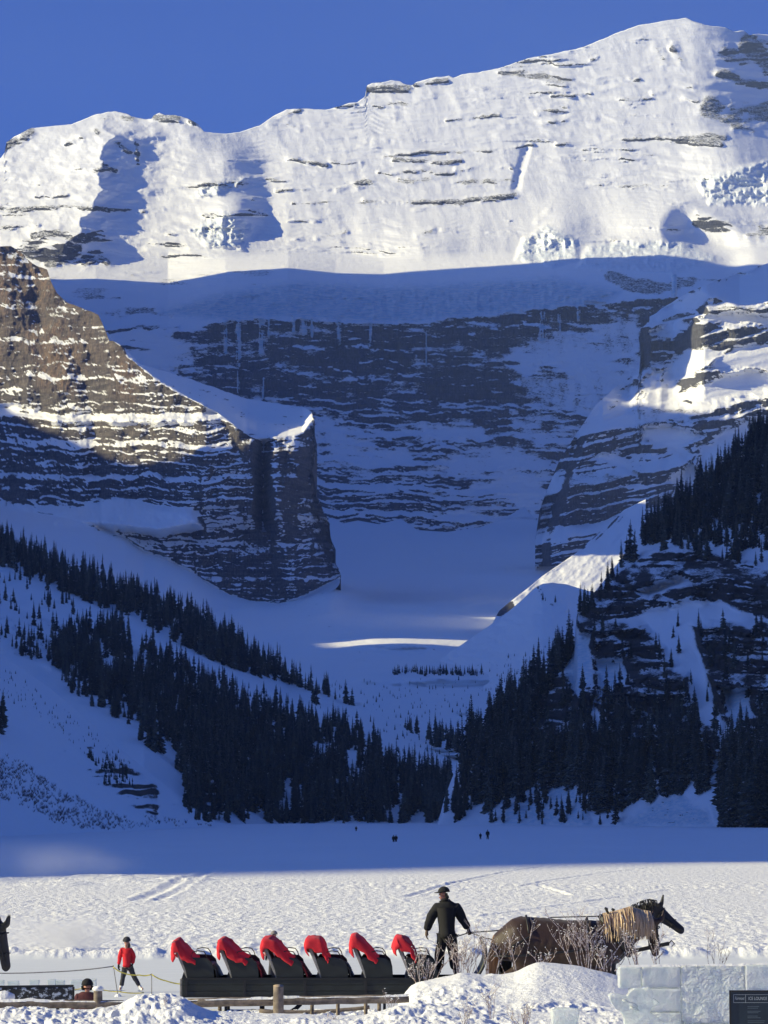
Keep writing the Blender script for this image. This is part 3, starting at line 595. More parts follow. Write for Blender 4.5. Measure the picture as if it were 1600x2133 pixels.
def lake():
    ny, nx = 560, 740
    ys = np.concatenate([np.linspace(2140, 1800, 420), np.linspace(1799, 1706, 140)])
    Dr = CAMZ*F/(ys-HOR)
    xs = np.linspace(-140, 1740, nx)
    X, Y = np.meshgrid(xs, ys); Dg = np.repeat(Dr[:, None], nx, 1)
    wx = (X-CX)/F*Dg; wy = Dg
    rink = sstep(126.5, 124.5, Dg+0.6*fbm(wx/3, wy/3, 3, 5))*sstep(-40, 60, 900-X*0)*(1-0*X)
    near = sstep(420, 200, Dg)
    rough = near*(1-rink)
    band = 0.55+0.6*fbm(wx/60, wy/22, 3, 6)
    z = rough*band*(0.05*ridged(wx/1.4, wy/3.6, 3, 7)+0.115*fbm(wx/0.42, wy/1.5, 3, 8)+0.05*fbm(wx/0.2, wy/.8, 2, 18))
    smooth_zone = sstep(0.0, 0.4, fbm(wx/25, wy/60, 2, 9)+0.3*sstep(230, 330, Dg))
    z *= 1-0.7*smooth_zone
    z += 0.12*(1-rink)*sstep(123, 126, Dg) + 0.35*np.exp(-((Dg-126.5)/1.2)**2)*(0.6+0.6*fbm(wx/0.8, wy/1.0, 3, 10))*sstep(-22, -4, wx*0+5)
    # tracks
    def track(pts, w, d):
        p = [((px-CX)/F*(CAMZ*F/(py-HOR)), CAMZ*F/(py-HOR)) for px, py in pts]
        dd = seg_dist(wx, wy, p); return d*(np.exp(-((dd-w*1.3)/(0.6*w))**2)*0.7-np.exp(-(dd/w)**2))
    for pts, w, d in ([[(290, 1878), (330, 1862), (370, 1846), (408, 1832), (440, 1815)], 0.6, .12], [[(330, 1878), (372, 1858), (404, 1842), (425, 1828)], 0.4, .09], [[(850, 1870), (940, 1842), (1050, 1818), (1140, 1805)], 0.35, .11], [[(1090, 1848), (1130, 1838), (1240, 1822), (1350, 1809)], 0.35, .10],
                      [[(1120, 1846), (1150, 1856), (1180, 1866)], 0.3, .12], [[(600, 1866), (900, 1868), (1300, 1864), (1600, 1862)], 0.5, .10], [[(1000, 1912), (1400, 1855), (1600, 1840)], 0.35, .07], [[(0, 1846), (300, 1842), (600, 1836)], 0.4, .08]):
        z += track(pts, w, d)*(0.7+0.5*fbm(wx/0.6, wy/0.9, 2, 12))
    z += 0.9*np.exp(-((wx+22)/10)**2-((wy-255)/16)**2)*(0.5+0.5*fbm(wx/3, wy/6, 3, 13))
    z += sstep(330, 420, Dg)*(0.22*fbm(wx/14, wy/40, 4, 14)+.10*ridged(wx/5, wy/30, 3, 15))
    V = np.stack([wx, wy, z], -1)
    # grow outwards so that the sheet reaches past the shores and in front of the camera
    me = np_mesh('lake', V[::-1].reshape(-1, 3), grid_faces(ny, nx))
    set_attr(me, 'ice', np.clip(rink, 0, 1)[::-1])
    me.materials.append(LAKE)
    o = link(bpy.data.objects.new('lake', me)); tag(o, 'frozen lake under trampled sunlit snow, shaded at the far end', 'lake', None, 'structure')
lake()
def ground():
    s = 30000; verts = [(-s, -2000, -1.2), (s, -2000, -1.2), (s, 40000, -1.2), (-s, 40000, -1.2)]
    me = bpy.data.meshes.new('ground'); me.from_pydata(verts, [], [(0, 1, 2, 3)]); me.materials.append(LAKE)
    a = me.attributes.new('ice', 'FLOAT', 'POINT')
    tag(link(bpy.data.objects.new('ground', me)), 'snow covered ground around the lake', 'ground', None, 'structure')
ground()
# ------------------------------------------------------------------ spruces
def spruce_mats():
    n = NT('spruce_needles'); v = n.coord()
    a = n.noise(0.9, v, 3); c = n.ramp(a, [(0.3, (0.035, 0.042, 0.038)), (0.7, (0.085, 0.092, 0.078))])
    sn = n.math('MULTIPLY', n.step(0.57, 0.70, n.noise(9.0, v, 4, 0.7)), 0.7)
    oi = n.new('ShaderNodeObjectInfo').outputs['Random']; c = n.mix(1.0, c, n.ramp(oi, [(0.0, (0.55, 0.55, 0.6)), (0.6, (1.0, 1.0, 1.0)), (1.0, (1.9, 1.8, 1.6))]), 'MULTIPLY')
    n.done(n.mix(sn, c, (0.6, 0.63, 0.68, 1)), 0.85, Specular_IOR_Level=0.1)
    return n.m, simple('spruce_bark', (0.06, 0.045, 0.036), 0.9, 6)
M_needle, M_bark = spruce_mats()
def spruce_geo(seed, lod=1.0):
    """crown and trunk of a spruce one unit tall"""
    r = random.Random(seed); V = []; Fc = []
    wid = r.uniform(0.095, 0.175); base = r.uniform(0.03, 0.12); lev = int(26*lod); lean = (r.uniform(-.01, .01), r.uniform(-.01, .01))
    gap = r.uniform(0.3, 0.6) if r.random() < .4 else 9
    for i in range(lev):
        f = i/(lev-1); z = base+(0.985-base)*f**0.92
        rad = wid*(1-f)**0.82*(0.75+0.5*r.random())+0.006
        if abs(f-gap) < 0.05: rad *= 0.5
        nb = max(4, int((7 if f < .7 else 5)*lod+0.5)); a0 = r.random()*6.28
        for b in range(nb):
            if r.random() < 0.10: continue
            a = a0+b*6.283/nb+r.uniform(-.3, .3); R = rad*r.uniform(0.6, 1.2); dr = R*r.uniform(0.35, 0.75)
            ca, sa = math.cos(a), math.sin(a); w = R*r.uniform(.28, .42)
            ox, oy = lean[0]*z, lean[1]*z
            k = len(V)
            V += [(ox, oy, z+0.012), (ox+ca*R*.55-sa*w, oy+sa*R*.55+ca*w, z-dr*.55), (ox+ca*R, oy+sa*R, z-dr*0.8), (ox+ca*R*.55+sa*w, oy+sa*R*.55-ca*w, z-dr*.55), (ox+ca*R*.5, oy+sa*R*.5, z-dr*1.1)]
            Fc += [(k, k+1, k+2), (k, k+2, k+3), (k+1, k+4, k+2), (k+4, k+3, k+2)]
    k = len(V); V += [(lean[0]+.006, lean[1], .95), (lean[0]-.006, lean[1]+.004, .95), (lean[0], lean[1]-.006, .95), (lean[0], lean[1], 1.0)]
    Fc += [(k, k+1, k+3), (k+1, k+2, k+3), (k+2, k, k+3)]
    TV = []; TF = []
    for j, (z, rr) in enumerate(((-0.08, .016), (0.0, .014), (0.5, .009), (0.96, .002))):
        for s in range(6): TV.append((lean[0]*z+rr*math.cos(s*1.047), lean[1]*z+rr*math.sin(s*1.047), z))
    for j in range(3):
        for s in range(6): TF.append((j*6+s, j*6+(s+1) % 6, (j+1)*6+(s+1) % 6, (j+1)*6+s))
    return V, Fc, TV, TF
CROWNS, TRUNKS, FOREST = [], [], bpy.data.collections.new('spruce_kinds')
for i in range(9):
    V, Fc, TV, TF = spruce_geo(100+i)
    c = bpy.data.meshes.new('crown'); c.from_pydata(V, [], Fc); c.materials.append(M_needle)
    t = bpy.data.meshes.new('trunk'); t.from_pydata(TV, [], TF); t.materials.append(M_bark)
    CROWNS.append(c); TRUNKS.append(t)
    j = bpy.data.meshes.new('spruce_tree'); k = len(V)
    j.from_pydata(V+TV, [], Fc+[tuple(q+k for q in f) for f in TF]); j.materials.append(M_needle); j.materials.append(M_bark)
    j.polygons.foreach_set('material_index', [0]*len(Fc)+[1]*len(TF))
    FOREST.objects.link(bpy.data.objects.new('spruce_kind', j))
NPR = np.random.RandomState(5)
TREES = []     # x, y, z, height, apparent size, area
def plant(sh, region, spacing, hmin, hmax, area, sizepow=1.0, hole=0.0, seed=0):
    """random spruces over an outlined stand of a hillside; spacing is the mean pixel gap between stems"""
    p = np.array(region, float); x0, y0 = p.min(0); x1, y1 = p.max(0)
    n = int((x1-x0)*(y1-y0)/(spacing*spacing*0.8))
    px = NPR.uniform(x0, x1, n); py = NPR.uniform(y0, y1, n)
    keep = poly(px+6*fbm(px/20, py/20, 3, 4), py+6*fbm(px/20, py/20, 3, 5), region, 5) > NPR.uniform(0.2, 0.8, n)
    if hole: keep &= fbm(px/26, py/20, 3, 90+seed) > (hole*2-1)*0.6
    px, py = px[keep], py[keep]
    xs = sh.X[0]; c = np.clip(np.round((px-xs[0])/(xs[1]-xs[0])).astype(int), 0, len(xs)-1)
    yt = sh.Y[0, c]; yb = sh.Y[-1, c]; R = sh.Y.shape[0]
    ok = (py > yt-2) & (py < yb)
    r = np.clip(np.round((py-yt)/(yb-yt)*(R-1)).astype(int), 0, R-1)
    W = sh.V[r, c]
    h = hmin+(hmax-hmin)*NPR.uniform(0, 1, len(px))**(1.3*sizepow)
    for k in np.nonzero(ok)[0]: TREES.append((W[k, 0], W[k, 1], W[k, 2]-0.02*h[k], h[k], h[k]/W[k, 1], area))
plant(left, [(-180, 1080), (0, 1128), (220, 1216), (420, 1298), (560, 1388), (600, 1420), (560, 1432), (450, 1398), (360, 1345), (280, 1300), (200, 1262), (110, 1225), (0, 1180), (-180, 1130)], 6.5, 8.0, 19.5, 'ridge', hole=.25)
plant(left, [(590, 1412), (700, 1452), (800, 1495), (830, 1515), (800, 1508), (690, 1480), (590, 1445)], 7.1, 6.0, 16.1, 'ridge')
plant(left, [(105, 1350), (170, 1310), (250, 1310), (330, 1370), (420, 1420), (520, 1475), (620, 1510), (700, 1545), (740, 1590), (800, 1580), (840, 1600), (945, 1630), (945, 1714), (560, 1714), (500, 1690), (420, 1640), (330, 1580), (250, 1500), (180, 1450), (125, 1400)], 7.2, 7.0, 18.4, 'forest', hole=.36)
plant(left, [(610, 1480), (700, 1500), (800, 1530), (795, 1572), (720, 1565), (640, 1530)], 8.7, 6.0, 14.9, 'forest')
plant(left, [(-180, 1130), (0, 1190), (130, 1240), (250, 1300), (150, 1330), (100, 1390), (0, 1350), (-180, 1260)], 16.3, 4.0, 11.5, 'ridge', hole=.4)
plant(left, [(100, 1380), (300, 1420), (340, 1560), (240, 1500), (150, 1450)], 15.2, 5.0, 12.6, 'forest')
plant(left, [(330, 1370), (450, 1410), (560, 1450), (640, 1490), (560, 1500), (430, 1440)], 13.0, 3.0, 10.3, 'forest')
plant(left, [(640, 1460), (740, 1490), (830, 1520), (940, 1570), (940, 1600), (820, 1570), (720, 1530)], 15.0, 1.5, 5.0, 'forest')
plant(left, [(380, 1620), (500, 1650), (520, 1714), (400, 1712)], 9.8, 6.0, 14.9, 'forest')
plant(left, [(420, 1705), (945, 1705), (945, 1716), (420, 1717)], 7.6, 3.0, 10.3, 'forest', hole=.36)
plant(fan, [(-60, 1480), (12, 1500), (18, 1530), (-60, 1530)], 11.2, 6.2, 12.6, 'slope')
plant(fan, [(180, 1570), (250, 1580), (280, 1640), (220, 1640)], 9.0, 1.5, 4.0, 'slope')
plant(fan, [(380, 1670), (440, 1705), (440, 1716), (380, 1706)], 9.0, 3.0, 8.0, 'slope')
plant(fan, [(0, 1380), (130, 1470), (300, 1610), (200, 1590), (60, 1480), (0, 1450)], 11.0, 0.5, 1.6, 'slope')
plant(right, [(1285, 1195), (1330, 1130), (1420, 1050), (1500, 990), (1560, 930), (1600, 895), (1780, 750), (1780, 1110), (1600, 1110), (1500, 1080), (1440, 1110), (1380, 1130), (1330, 1160)], 8.1, 8.8, 21.0, 'crest', hole=.34, seed=2)
plant(right, [(1340, 1130), (1500, 1080), (1780, 1100), (1780, 1190), (1500, 1170), (1400, 1150)], 14.6, 6.2, 16.8, 'crest', hole=.3)
plant(right, [(1205, 1275), (1250, 1225), (1300, 1180), (1290, 1210), (1220, 1285)], 10.1, 3.8, 14.0, 'crest')
plant(right, [(960, 1590), (1010, 1518), (1060, 1474), (1110, 1438), (1150, 1400), (1194, 1352), (1200, 1365), (1150, 1425), (1112, 1490), (1095, 1570), (1115, 1640), (1060, 1665), (1010, 1690), (985, 1660), (1000, 1610)], 7.8, 8.8, 22.4, 'point', hole=.30, seed=4)
plant(right, [(925, 1700), (945, 1640), (970, 1600), (990, 1650), (985, 1705), (940, 1717)], 11.0, 6.0, 14.0, 'point')
plant(right, [(1110, 1570), (1200, 1570), (1300, 1590), (1440, 1560), (1485, 1610), (1470, 1655), (1400, 1655), (1330, 1690), (1230, 1690), (1200, 1650), (1120, 1640)], 8.3, 10.0, 23.8, 'shore', hole=.38, seed=5)
plant(right, [(1505, 1620), (1780, 1600), (1780, 1724), (1500, 1722)], 8.5, 10.0, 23.8, 'shore')
plant(right, [(1120, 1450), (1200, 1400), (1240, 1440), (1250, 1560), (1110, 1560)], 27.6, 6.2, 14.6, 'cliff')
plant(right, [(1230, 1300), (1600, 1300), (1600, 1600), (1440, 1560), (1250, 1560)], 35.7, 5.0, 13.4, 'cliff')
plant(right, [(1030, 1690), (1130, 1650), (1300, 1690), (1290, 1720), (1000, 1719)], 17.9, 2.5, 12.6, 'shore')
plant(right, [(1250, 1480), (1460, 1500), (1460, 1570), (1250, 1580)], 19.4, 8.8, 16.8, 'cliff')
plant(right, [(1500, 1540), (1780, 1500), (1780, 1620), (1510, 1630)], 17.8, 8.8, 16.8, 'cliff')
plant(valley, [(815, 1399), (1005, 1398), (1005, 1408), (880, 1407), (815, 1403)], 3.6, 3.0, 7.5, 'valley')
plant(valley, [(820, 1515), (960, 1535), (960, 1570), (860, 1545)], 7.8, 5.0, 14.0, 'valley')
plant(valley, [(690, 1415), (1000, 1415), (1000, 1530), (820, 1510), (700, 1470)], 15.0, 1.0, 4.0, 'valley')
plant(moraine2, [(960, 1400), (1180, 1330), (1200, 1400), (1000, 1500)], 16.0, 1.0, 4.0, 'valley')
plant(moraine2, [(1120, 1240), (1200, 1262), (1200, 1300), (1190, 1320)], 30.0, 3.0, 8.0, 'valley')
_px = np.array([t[0]/t[1]*F+CX for t in TREES]); _py = np.array([HOR-(t[2]-CAMZ)/t[1]*F for t in TREES]); _left = np.array([t[5] in ('ridge', 'forest') for t in TREES])
_open = np.maximum(stroke(_px, _py, LCHUTE, 11, 7), np.maximum(stroke(_px, _py, [(640, 1478), (740, 1515), (820, 1552), (940, 1592)], 9, 6), stroke(_px, _py, [(250, 1335), (330, 1400), (420, 1450), (500, 1500)], 6, 5)))
TREES = [t for t, a, b in zip(TREES, _open, _left) if not (b and a > NPR.uniform(.2, .9))]      # open snow strips between the stands
AREA = {'ridge': ('dark spruce on the ridge crest above the open snow chute', 'spruces on the ridge above the chute'), 'forest': ('dark spruce in the forest at the head of the lake', 'spruces in the forest at the head of the lake'),
        'slope': ('small spruce on the open avalanche slope', 'spruces on the avalanche slope'), 'crest': ('dark spruce on the steep crest of the craggy hillside', 'spruces on the craggy crest'), 'point': ('tall spruce on the wooded spur where valley and crags meet', 'spruces on the wooded spur'),
        'shore': ('tall dark spruce at the foot of the crags by the lake shore', 'spruces at the foot of the crags'), 'cliff': ('spruce clinging to a snowy ledge of the crags', 'spruces on the crag ledges'), 'valley': ('small distant spruce on the snowy valley floor', 'spruces on the valley floor')}
# leave out what lies outside the picture, then give the 300 largest their own objects
def in_view(t):
    a = t[0]/t[1]*F+CX; return -140 < a < 1740
TREES = [t for t in TREES if in_view(t)]
def frame(t): a = t[0]/t[1]*F+CX; return 5 < a < 1595
order = sorted(range(len(TREES)), key=lambda i: -TREES[i][4]*(1 if frame(TREES[i]) else 0))
big = order[:300]
def area_of(t):
    px = t[0]/t[1]*F+CX
    if t[5] == 'shore': return 'shore_a' if px < 1210 else 'shore_b' if px < 1400 else 'shore_c' if px < 1500 else 'shore_d'
    return t[5]
AREA.update(shore_a=('spruce by the small snow fan where the spur meets the lake', 'spruces by the small snow fan'), shore_b=('tall dark spruce in the thick stand below the central crags', 'spruces below the central crags'), shore_c=('tall spruce over the bouldery snow fan on the lake shore', 'spruces over the bouldery fan'), shore_d=('tall dark spruce in the stand past the frozen fall, at the picture edge', 'spruces past the frozen fall'))
for i in big:
    x, y, z, h, _, area = TREES[i]; area = area_of(TREES[i]); k = RND.randrange(9)
    e = empty('spruce_tree', (x, y, z), RND.random()*6.28); e.scale = (h*RND.uniform(.9, 1.2),)*2+(h,)
    tag(e, AREA[area][0], 'tree', AREA[area][1])
    link(bpy.data.objects.new('trunk', TRUNKS[k]), e); link(bpy.data.objects.new('crown', CROWNS[k]), e)
rest = [TREES[i] for i in order[300:]]
def scatter(name, pts, scale, coll, mat, seed=3):
    me = bpy.data.meshes.new(name); me.from_pydata(pts, [], []); a = me.attributes.new('size', 'FLOAT', 'POINT'); a.data.foreach_set('value', scale)
    g = bpy.data.node_groups.new(name, 'GeometryNodeTree')
    g.interface.new_socket('Geometry', in_out='INPUT', socket_type='NodeSocketGeometry'); g.interface.new_socket('Geometry', in_out='OUTPUT', socket_type='NodeSocketGeometry')
    N = g.nodes; L = g.links
    gi = N.new('NodeGroupInput'); go = N.new('NodeGroupOutput'); ci = N.new('GeometryNodeCollectionInfo'); ci.inputs[0].default_value = coll; ci.inputs[1].default_value = True; ci.inputs[2].default_value = True
    ip = N.new('GeometryNodeInstanceOnPoints'); ip.inputs['Pick Instance'].default_value = True
    na = N.new('GeometryNodeInputNamedAttribute'); na.data_type = 'FLOAT'; na.inputs[0].default_value = 'size'
    rv = N.new('FunctionNodeRandomValue'); rv.data_type = 'FLOAT_VECTOR'; rv.inputs[0].default_value = (0, 0, 0); rv.inputs[1].default_value = (0.03, 0.03, 6.283); rv.inputs['Seed'].default_value = seed
    L.new(gi.outputs[0], ip.inputs['Points']); L.new(ci.outputs[0], ip.inputs['Instance']); L.new(rv.outputs[0], ip.inputs['Rotation']); L.new(na.outputs[0], ip.inputs['Scale']); L.new(ip.outputs[0], go.inputs[0])
    o = link(bpy.data.objects.new(name, me)); md = o.modifiers.new('scatter', 'NODES'); md.node_group = g
    return o
tag(scatter('forest', [t[:3] for t in rest], [t[3] for t in rest], FOREST, M_needle), 'dense dark spruce forest covering the slopes round the lake', 'forest', None, 'stuff')
print('TREES', len(TREES))
# ------------------------------------------------------------------ snowy bank in front
def bank_mat():
    n = NT('bank_snow'); v = n.coord()
    a = n.noise(14, v, 6, 0.62); b = n.noise(60, v, 4, 0.6); c = n.noise(1.3, v, 3)
    col = n.mix(c, (0.86, 0.865, 0.87, 1), (0.94, 0.93, 0.915, 1))
    h = n.math('ADD', a, n.math('MULTIPLY', b, 0.25))
    return n.done(col, 0.7, n.bump(h, 0.8, 0.05), Specular_IOR_Level=0.3)
BANK = bank_mat()
def zpx(py, D): return CAMZ-(py-HOR)*D/F
MOUND_TOP = [(-150, 2300), (790, 2300), (820, 2110), (845, 2066), (862, 2046), (900, 2036), (930, 2030), (960, 2022), (1000, 2026), (1040, 2029), (1070, 2024), (1095, 2012), (1118, 2004), (1150, 2006), (1200, 2012), (1240, 2020), (1280, 2030), (1330, 2050), (1400, 2080), (1460, 2200), (1800, 2300)]
HEAP_TOP = [(-150, 2096), (60, 2100), (180, 2106), (250, 2096), (272, 2080), (290, 2070), (320, 2069), (350, 2066), (385, 2072), (410, 2090), (440, 2104), (520, 2110), (620, 2112), (700, 2115), (760, 2110), (800, 2098), (830, 2090), (900, 2092), (1000, 2104), (1200, 2108), (1300, 2112), (1800, 2112)]
def bank_height(px, D):
    wx = (px-CX)/F*D
    base = np.where(D < 56, 2.13+(56-D)*0.006, 2.13-(D-56)*0.052)
    base = base-sstep(68.0, 72.5, D)*2.6
    z = base.copy() if hasattr(base, 'copy') else base
    m1 = np.maximum(0, zpx(smooth_interp(MOUND_TOP, px, 34), 59.0)-base)*np.exp(-((D-59.5)/np.where(D < 59.5, 3.0, 1.6))**2)
    m2 = np.maximum(0, zpx(smooth_interp(HEAP_TOP, px+6*fbm(wx*3, D/2, 2, 2), 22), 53.5)-base)*np.exp(-((D-53.8)/np.where(D < 53.8, 1.4, 0.8))**2)
    m3 = 0.16*np.exp(-((D-50.8)/0.7)**2)*(0.5+0.8*fbm(wx/0.9, D/0.7, 3, 31))
    z = base+m1+m2+np.maximum(m3, 0)
    lump = 1-np.abs(fbm(wx/0.30, D/0.42, 3, 32))*2; lump2 = 1-np.abs(fbm(wx/0.11, D/0.16, 3, 33))*2
    rough = np.clip(0.35+0.9*fbm(wx/2.2, D/1.6, 3, 34), 0.1, 1)*sstep(69, 62, D)
    rough = rough*(1-0.8*np.clip(m1*3, 0, 1)*sstep(980, 1080, px))
    z = z+rough*(0.14*(lump-0.5)+0.055*(lump2-0.5))+0.05*fbm(wx/1.2, D/1.0, 4, 35)
    return z
def bank():
    xs = np.linspace(-160, 1760, 760); Dr = np.concatenate([np.linspace(74, 61.5, 70)[:-1], np.linspace(61.5, 49.5, 300), np.linspace(49.3, 30, 60)])
    X, D = np.meshgrid(xs, Dr); wx = (X-CX)/F*D
    Z = bank_height(X, D)
    V = np.stack([wx, D, Z], -1)
    me = np_mesh('snow_bank', V.reshape(-1, 3), grid_faces(*V.shape[:2])); me.materials.append(BANK)
    tag(link(bpy.data.objects.new('snow_bank', me)), 'lumpy ploughed snow bank along the shore in front of the sleigh', 'snow bank', None, 'structure')
bank()
def ground_z(px, D): return float(bank_height(np.array([float(px)]), np.array([float(D)]))[0])

# ------------------------------------------------------------------ building helpers for things
def tube(bm, pts, r0, r1=None, seg=6, cap=True):
    r1 = r0 if r1 is None else r1; n = len(pts); rings = []
    for i, p in enumerate(pts):
        p = Vector(p); d = (Vector(pts[min(i+1, n-1)])-Vector(pts[max(i-1, 0)]))
        if d.length < 1e-9: d = Vector((0, 0, 1))
        d.normalize(); a = d.orthogonal().normalized() if abs(d.z) > .9 else d.cross(Vector((0, 0, 1))).normalized(); b = d.cross(a)
        r = r0+(r1-r0)*i/max(1, n-1)
        rings.append([bm.verts.new(p+a*r*math.cos(k*6.2832/seg)+b*r*math.sin(k*6.2832/seg)) for k in range(seg)])
    for A, B in zip(rings[:-1], rings[1:]):
        for k in range(seg): bm.faces.new((A[k], A[(k+1) % seg], B[(k+1) % seg], B[k]))
    if cap and seg > 2:
        bm.faces.new(list(reversed(rings[0]))); bm.faces.new(rings[-1])
def box(bm, x0, x1, y0, y1, z0, z1, bev=0.0, mat=None, seg=2):
    r = bmesh.ops.create_cube(bm, size=1)
    for v in r['verts']: v.co = Vector(((x0+x1)/2+v.co.x*(x1-x0), (y0+y1)/2+v.co.y*(y1-y0), (z0+z1)/2+v.co.z*(z1-z0)))
    if bev:
        es = list({e for v in r['verts'] for e in v.link_edges}); bmesh.ops.bevel(bm, geom=es, offset=bev, segments=seg, affect='EDGES', profile=0.6)
    return r['verts']
def prism(bm, outline, y0, y1, bev=0.0):
    """outline in (x, z), drawn out from y0 to y1"""
    f = bm.faces.new([bm.verts.new((x, y0, z)) for x, z in outline])
    e = bmesh.ops.extrude_face_region(bm, geom=[f]); vs = [g for g in e['geom'] if isinstance(g, bmesh.types.BMVert)]
    for v in vs: v.co.y = y1
    bm.normal_update()
    bmesh.ops.recalc_face_normals(bm, faces=bm.faces[:])
    if bev: bmesh.ops.bevel(bm, geom=bm.edges[:], offset=bev, segments=2, affect='EDGES', profile=0.6)
def skin(name, joints, edges, mat, parent=None, sub=2, root=0, smooth=True, disp=0.0, seed=0):
    """a continuous surface grown round a joint skeleton; joints are (x, y, z, rx, ry)"""
    me = bpy.data.meshes.new(name); me.from_pydata([j[:3] for j in joints], edges, [])
    o = bpy.data.objects.new(name, me); COL.objects.link(o)
    sm = o.modifiers.new('skin', 'SKIN'); sm.use_smooth_shade = True; sm.branch_smoothing = 0.4
    for i, j in enumerate(joints):
        sv = me.skin_vertices[0].data[i]; sv.radius = (j[3], j[4] if len(j) > 4 else j[3]); sv.use_root = (i == root)
    ss = o.modifiers.new('sub', 'SUBSURF'); ss.levels = sub; ss.render_levels = sub
    dg = bpy.context.evaluated_depsgraph_get(); dg.update()
    m2 = bpy.data.meshes.new_from_object(o.evaluated_get(dg)); m2.name = name
    bpy.data.objects.remove(o); bpy.data.meshes.remove(me)
    if disp:
        n = len(m2.vertices); co = np.empty(n*3, np.float32); no = np.empty(n*3, np.float32); m2.vertices.foreach_get('co', co); m2.vertices.foreach_get('normal', no)
        co = co.reshape(-1, 3); no = no.reshape(-1, 3); f = disp*fbm(co[:, 0]*9, (co[:, 2]+co[:, 1]*.7)*7, 3, seed)
        m2.vertices.foreach_set('co', (co+no*f[:, None]).astype(np.float32).ravel())
    m2.materials.clear(); m2.materials.append(mat); m2.polygons.foreach_set('use_smooth', [True]*len(m2.polygons))
    return link(bpy.data.objects.new(name, m2), parent)

WOOD = simple('weathered_log', (0.20, 0.16, 0.125), 0.85, 9, 0.45, 0.01)
WOOD_END = simple('log_end_grain', (0.38, 0.29, 0.20), 0.85, 14, 0.3)
ICE_MAT = None
def snow_cap(pts, w, h, parent, seed=0):
    """snow lying along the top of a log"""
    bm = bmesh.new(); prev = None; r = random.Random(seed)
    P_ = [Vector(p) for p in pts]; N = 40; ring_prev = None
    for i in range(N+1):
        t = i/N*(len(P_)-1); k = min(int(t), len(P_)-2); p = P_[k].lerp(P_[k+1], t-k)
        hh = h*max(0.15, 0.6+0.9*float(fbm(np.array([i*0.35+seed]), np.array([0.0]), 3, 3)[0])); ww = w*(0.75+0.3*r.random())
        ring = [bm.verts.new(p+Vector((0, ww*math.cos(a), hh*math.sin(a)-0.012))) for a in (math.pi*1.05, math.pi*.8, math.pi*.5, math.pi*.2, -math.pi*.05)]
        if ring_prev:
            for a in range(4): bm.faces.new((ring_prev[a], ring_prev[a+1], ring[a+1], ring[a]))
        ring_prev = ring
    return bm_obj('snow_cap', bm, BANK, parent, True)
def log(parent, name, a, b, r, bow=0.0, seed=0):
    bm = bmesh.new(); A, B = Vector(a), Vector(b); n = 16; rr = random.Random(seed)
    pts = [A.lerp(B, i/n)+Vector((0, rr.uniform(-.006, .006), rr.uniform(-.006, .006)+bow*math.sin(math.pi*i/n))) for i in range(n+1)]
    tube(bm, pts, r, r*0.93, 12)
    for f in bm.faces: f.material_index = 1 if len(f.verts) > 4 else 0
    o = bm_obj(name, bm, [WOOD, WOOD_END], parent, True); return o, pts
def fence():
    D = 56.0
    f1 = empty('log_fence', PV(60, 2110, D)); base = f1.location
    loc = lambda px, py, d=D: tuple(PV(px, py, d)-base)
    o, p = log(f1, 'rail', loc(-140, 2091), loc(276, 2092), 0.075, 0, 1); snow_cap([q+Vector((0, 0, 0.055)) for q in p], 0.075, 0.05, f1, 1)
    log(f1, 'post', loc(205, 2125), loc(204, 2060), 0.08, 0, 2)
    cap = bmesh.new(); bmesh.ops.create_icosphere(cap, subdivisions=2, radius=0.1, matrix=Matrix.Translation(loc(204, 2060)) @ Matrix.Diagonal((1, 1, 0.55, 1))); bm_obj('snow_cap', cap, BANK, f1, True)
    log(f1, 'post', loc(68, 2125), loc(80, 2092), 0.06, 0, 3)
    tag(f1, 'snow topped log rail with a short capped post below the black board', 'fence')
    f2 = empty('log_fence', PV(580, 2112, D)); base = f2.location
    o, p = log(f2, 'rail', loc(391, 2089), loc(852, 2080), 0.078, 0.0, 4); snow_cap([q+Vector((0, 0, 0.055)) for q in p], 0.08, 0.045, f2, 2)
    log(f2, 'post', loc(580, 2128, 55.75), loc(580, 2054, 55.75), 0.095, 0, 5)
    o, p = log(f2, 'rail', loc(540, 2106, 57), loc(770, 2098, 57), 0.035, -0.05, 6)
    for x, y0, y1 in ((458, 2118, 2094), (650, 2122, 2092), (704, 2126, 2092), (762, 2118, 2090), (790, 2105, 2084)): log(f2, 'peg', loc(x, y0, 56.2), loc(x, y1, 56.2), 0.035, 0, x)
    tag(f2, 'long snow dusted log rail with a stout round post in front of the sleigh', 'fence')
fence()

# ------------------------------------------------------------------ the horse sleigh
S_DARK = simple('black_green_paint', (0.012, 0.016, 0.015), 0.55, 5, 0.4, 0.002)
S_GREY = simple('worn_grey_board', (0.23, 0.22, 0.215), 0.8, 12, 0.35, 0.004)
S_BLACK = simple('black_iron', (0.010, 0.010, 0.011), 0.5, 8, 0.4, 0.002)
def cloth_mat(name, c, d=0.012):
    n = NT(name); v = n.coord(); a = n.noise(9, v, 4); b = n.noise(160, v, 2)
    col = n.mix(a, tuple(x*0.7 for x in c)+(1,), tuple(min(1, x*1.2) for x in c)+(1,))
    return n.done(col, 0.9, n.bump(n.math('ADD', a, n.math('MULTIPLY', b, 0.08)), 0.7, d), Sheen_Weight=0.03)
RED = cloth_mat('red_wool', (0.62, 0.015, 0.03)); DKRED = cloth_mat('dark_red_wool', (0.20, 0.012, 0.016))
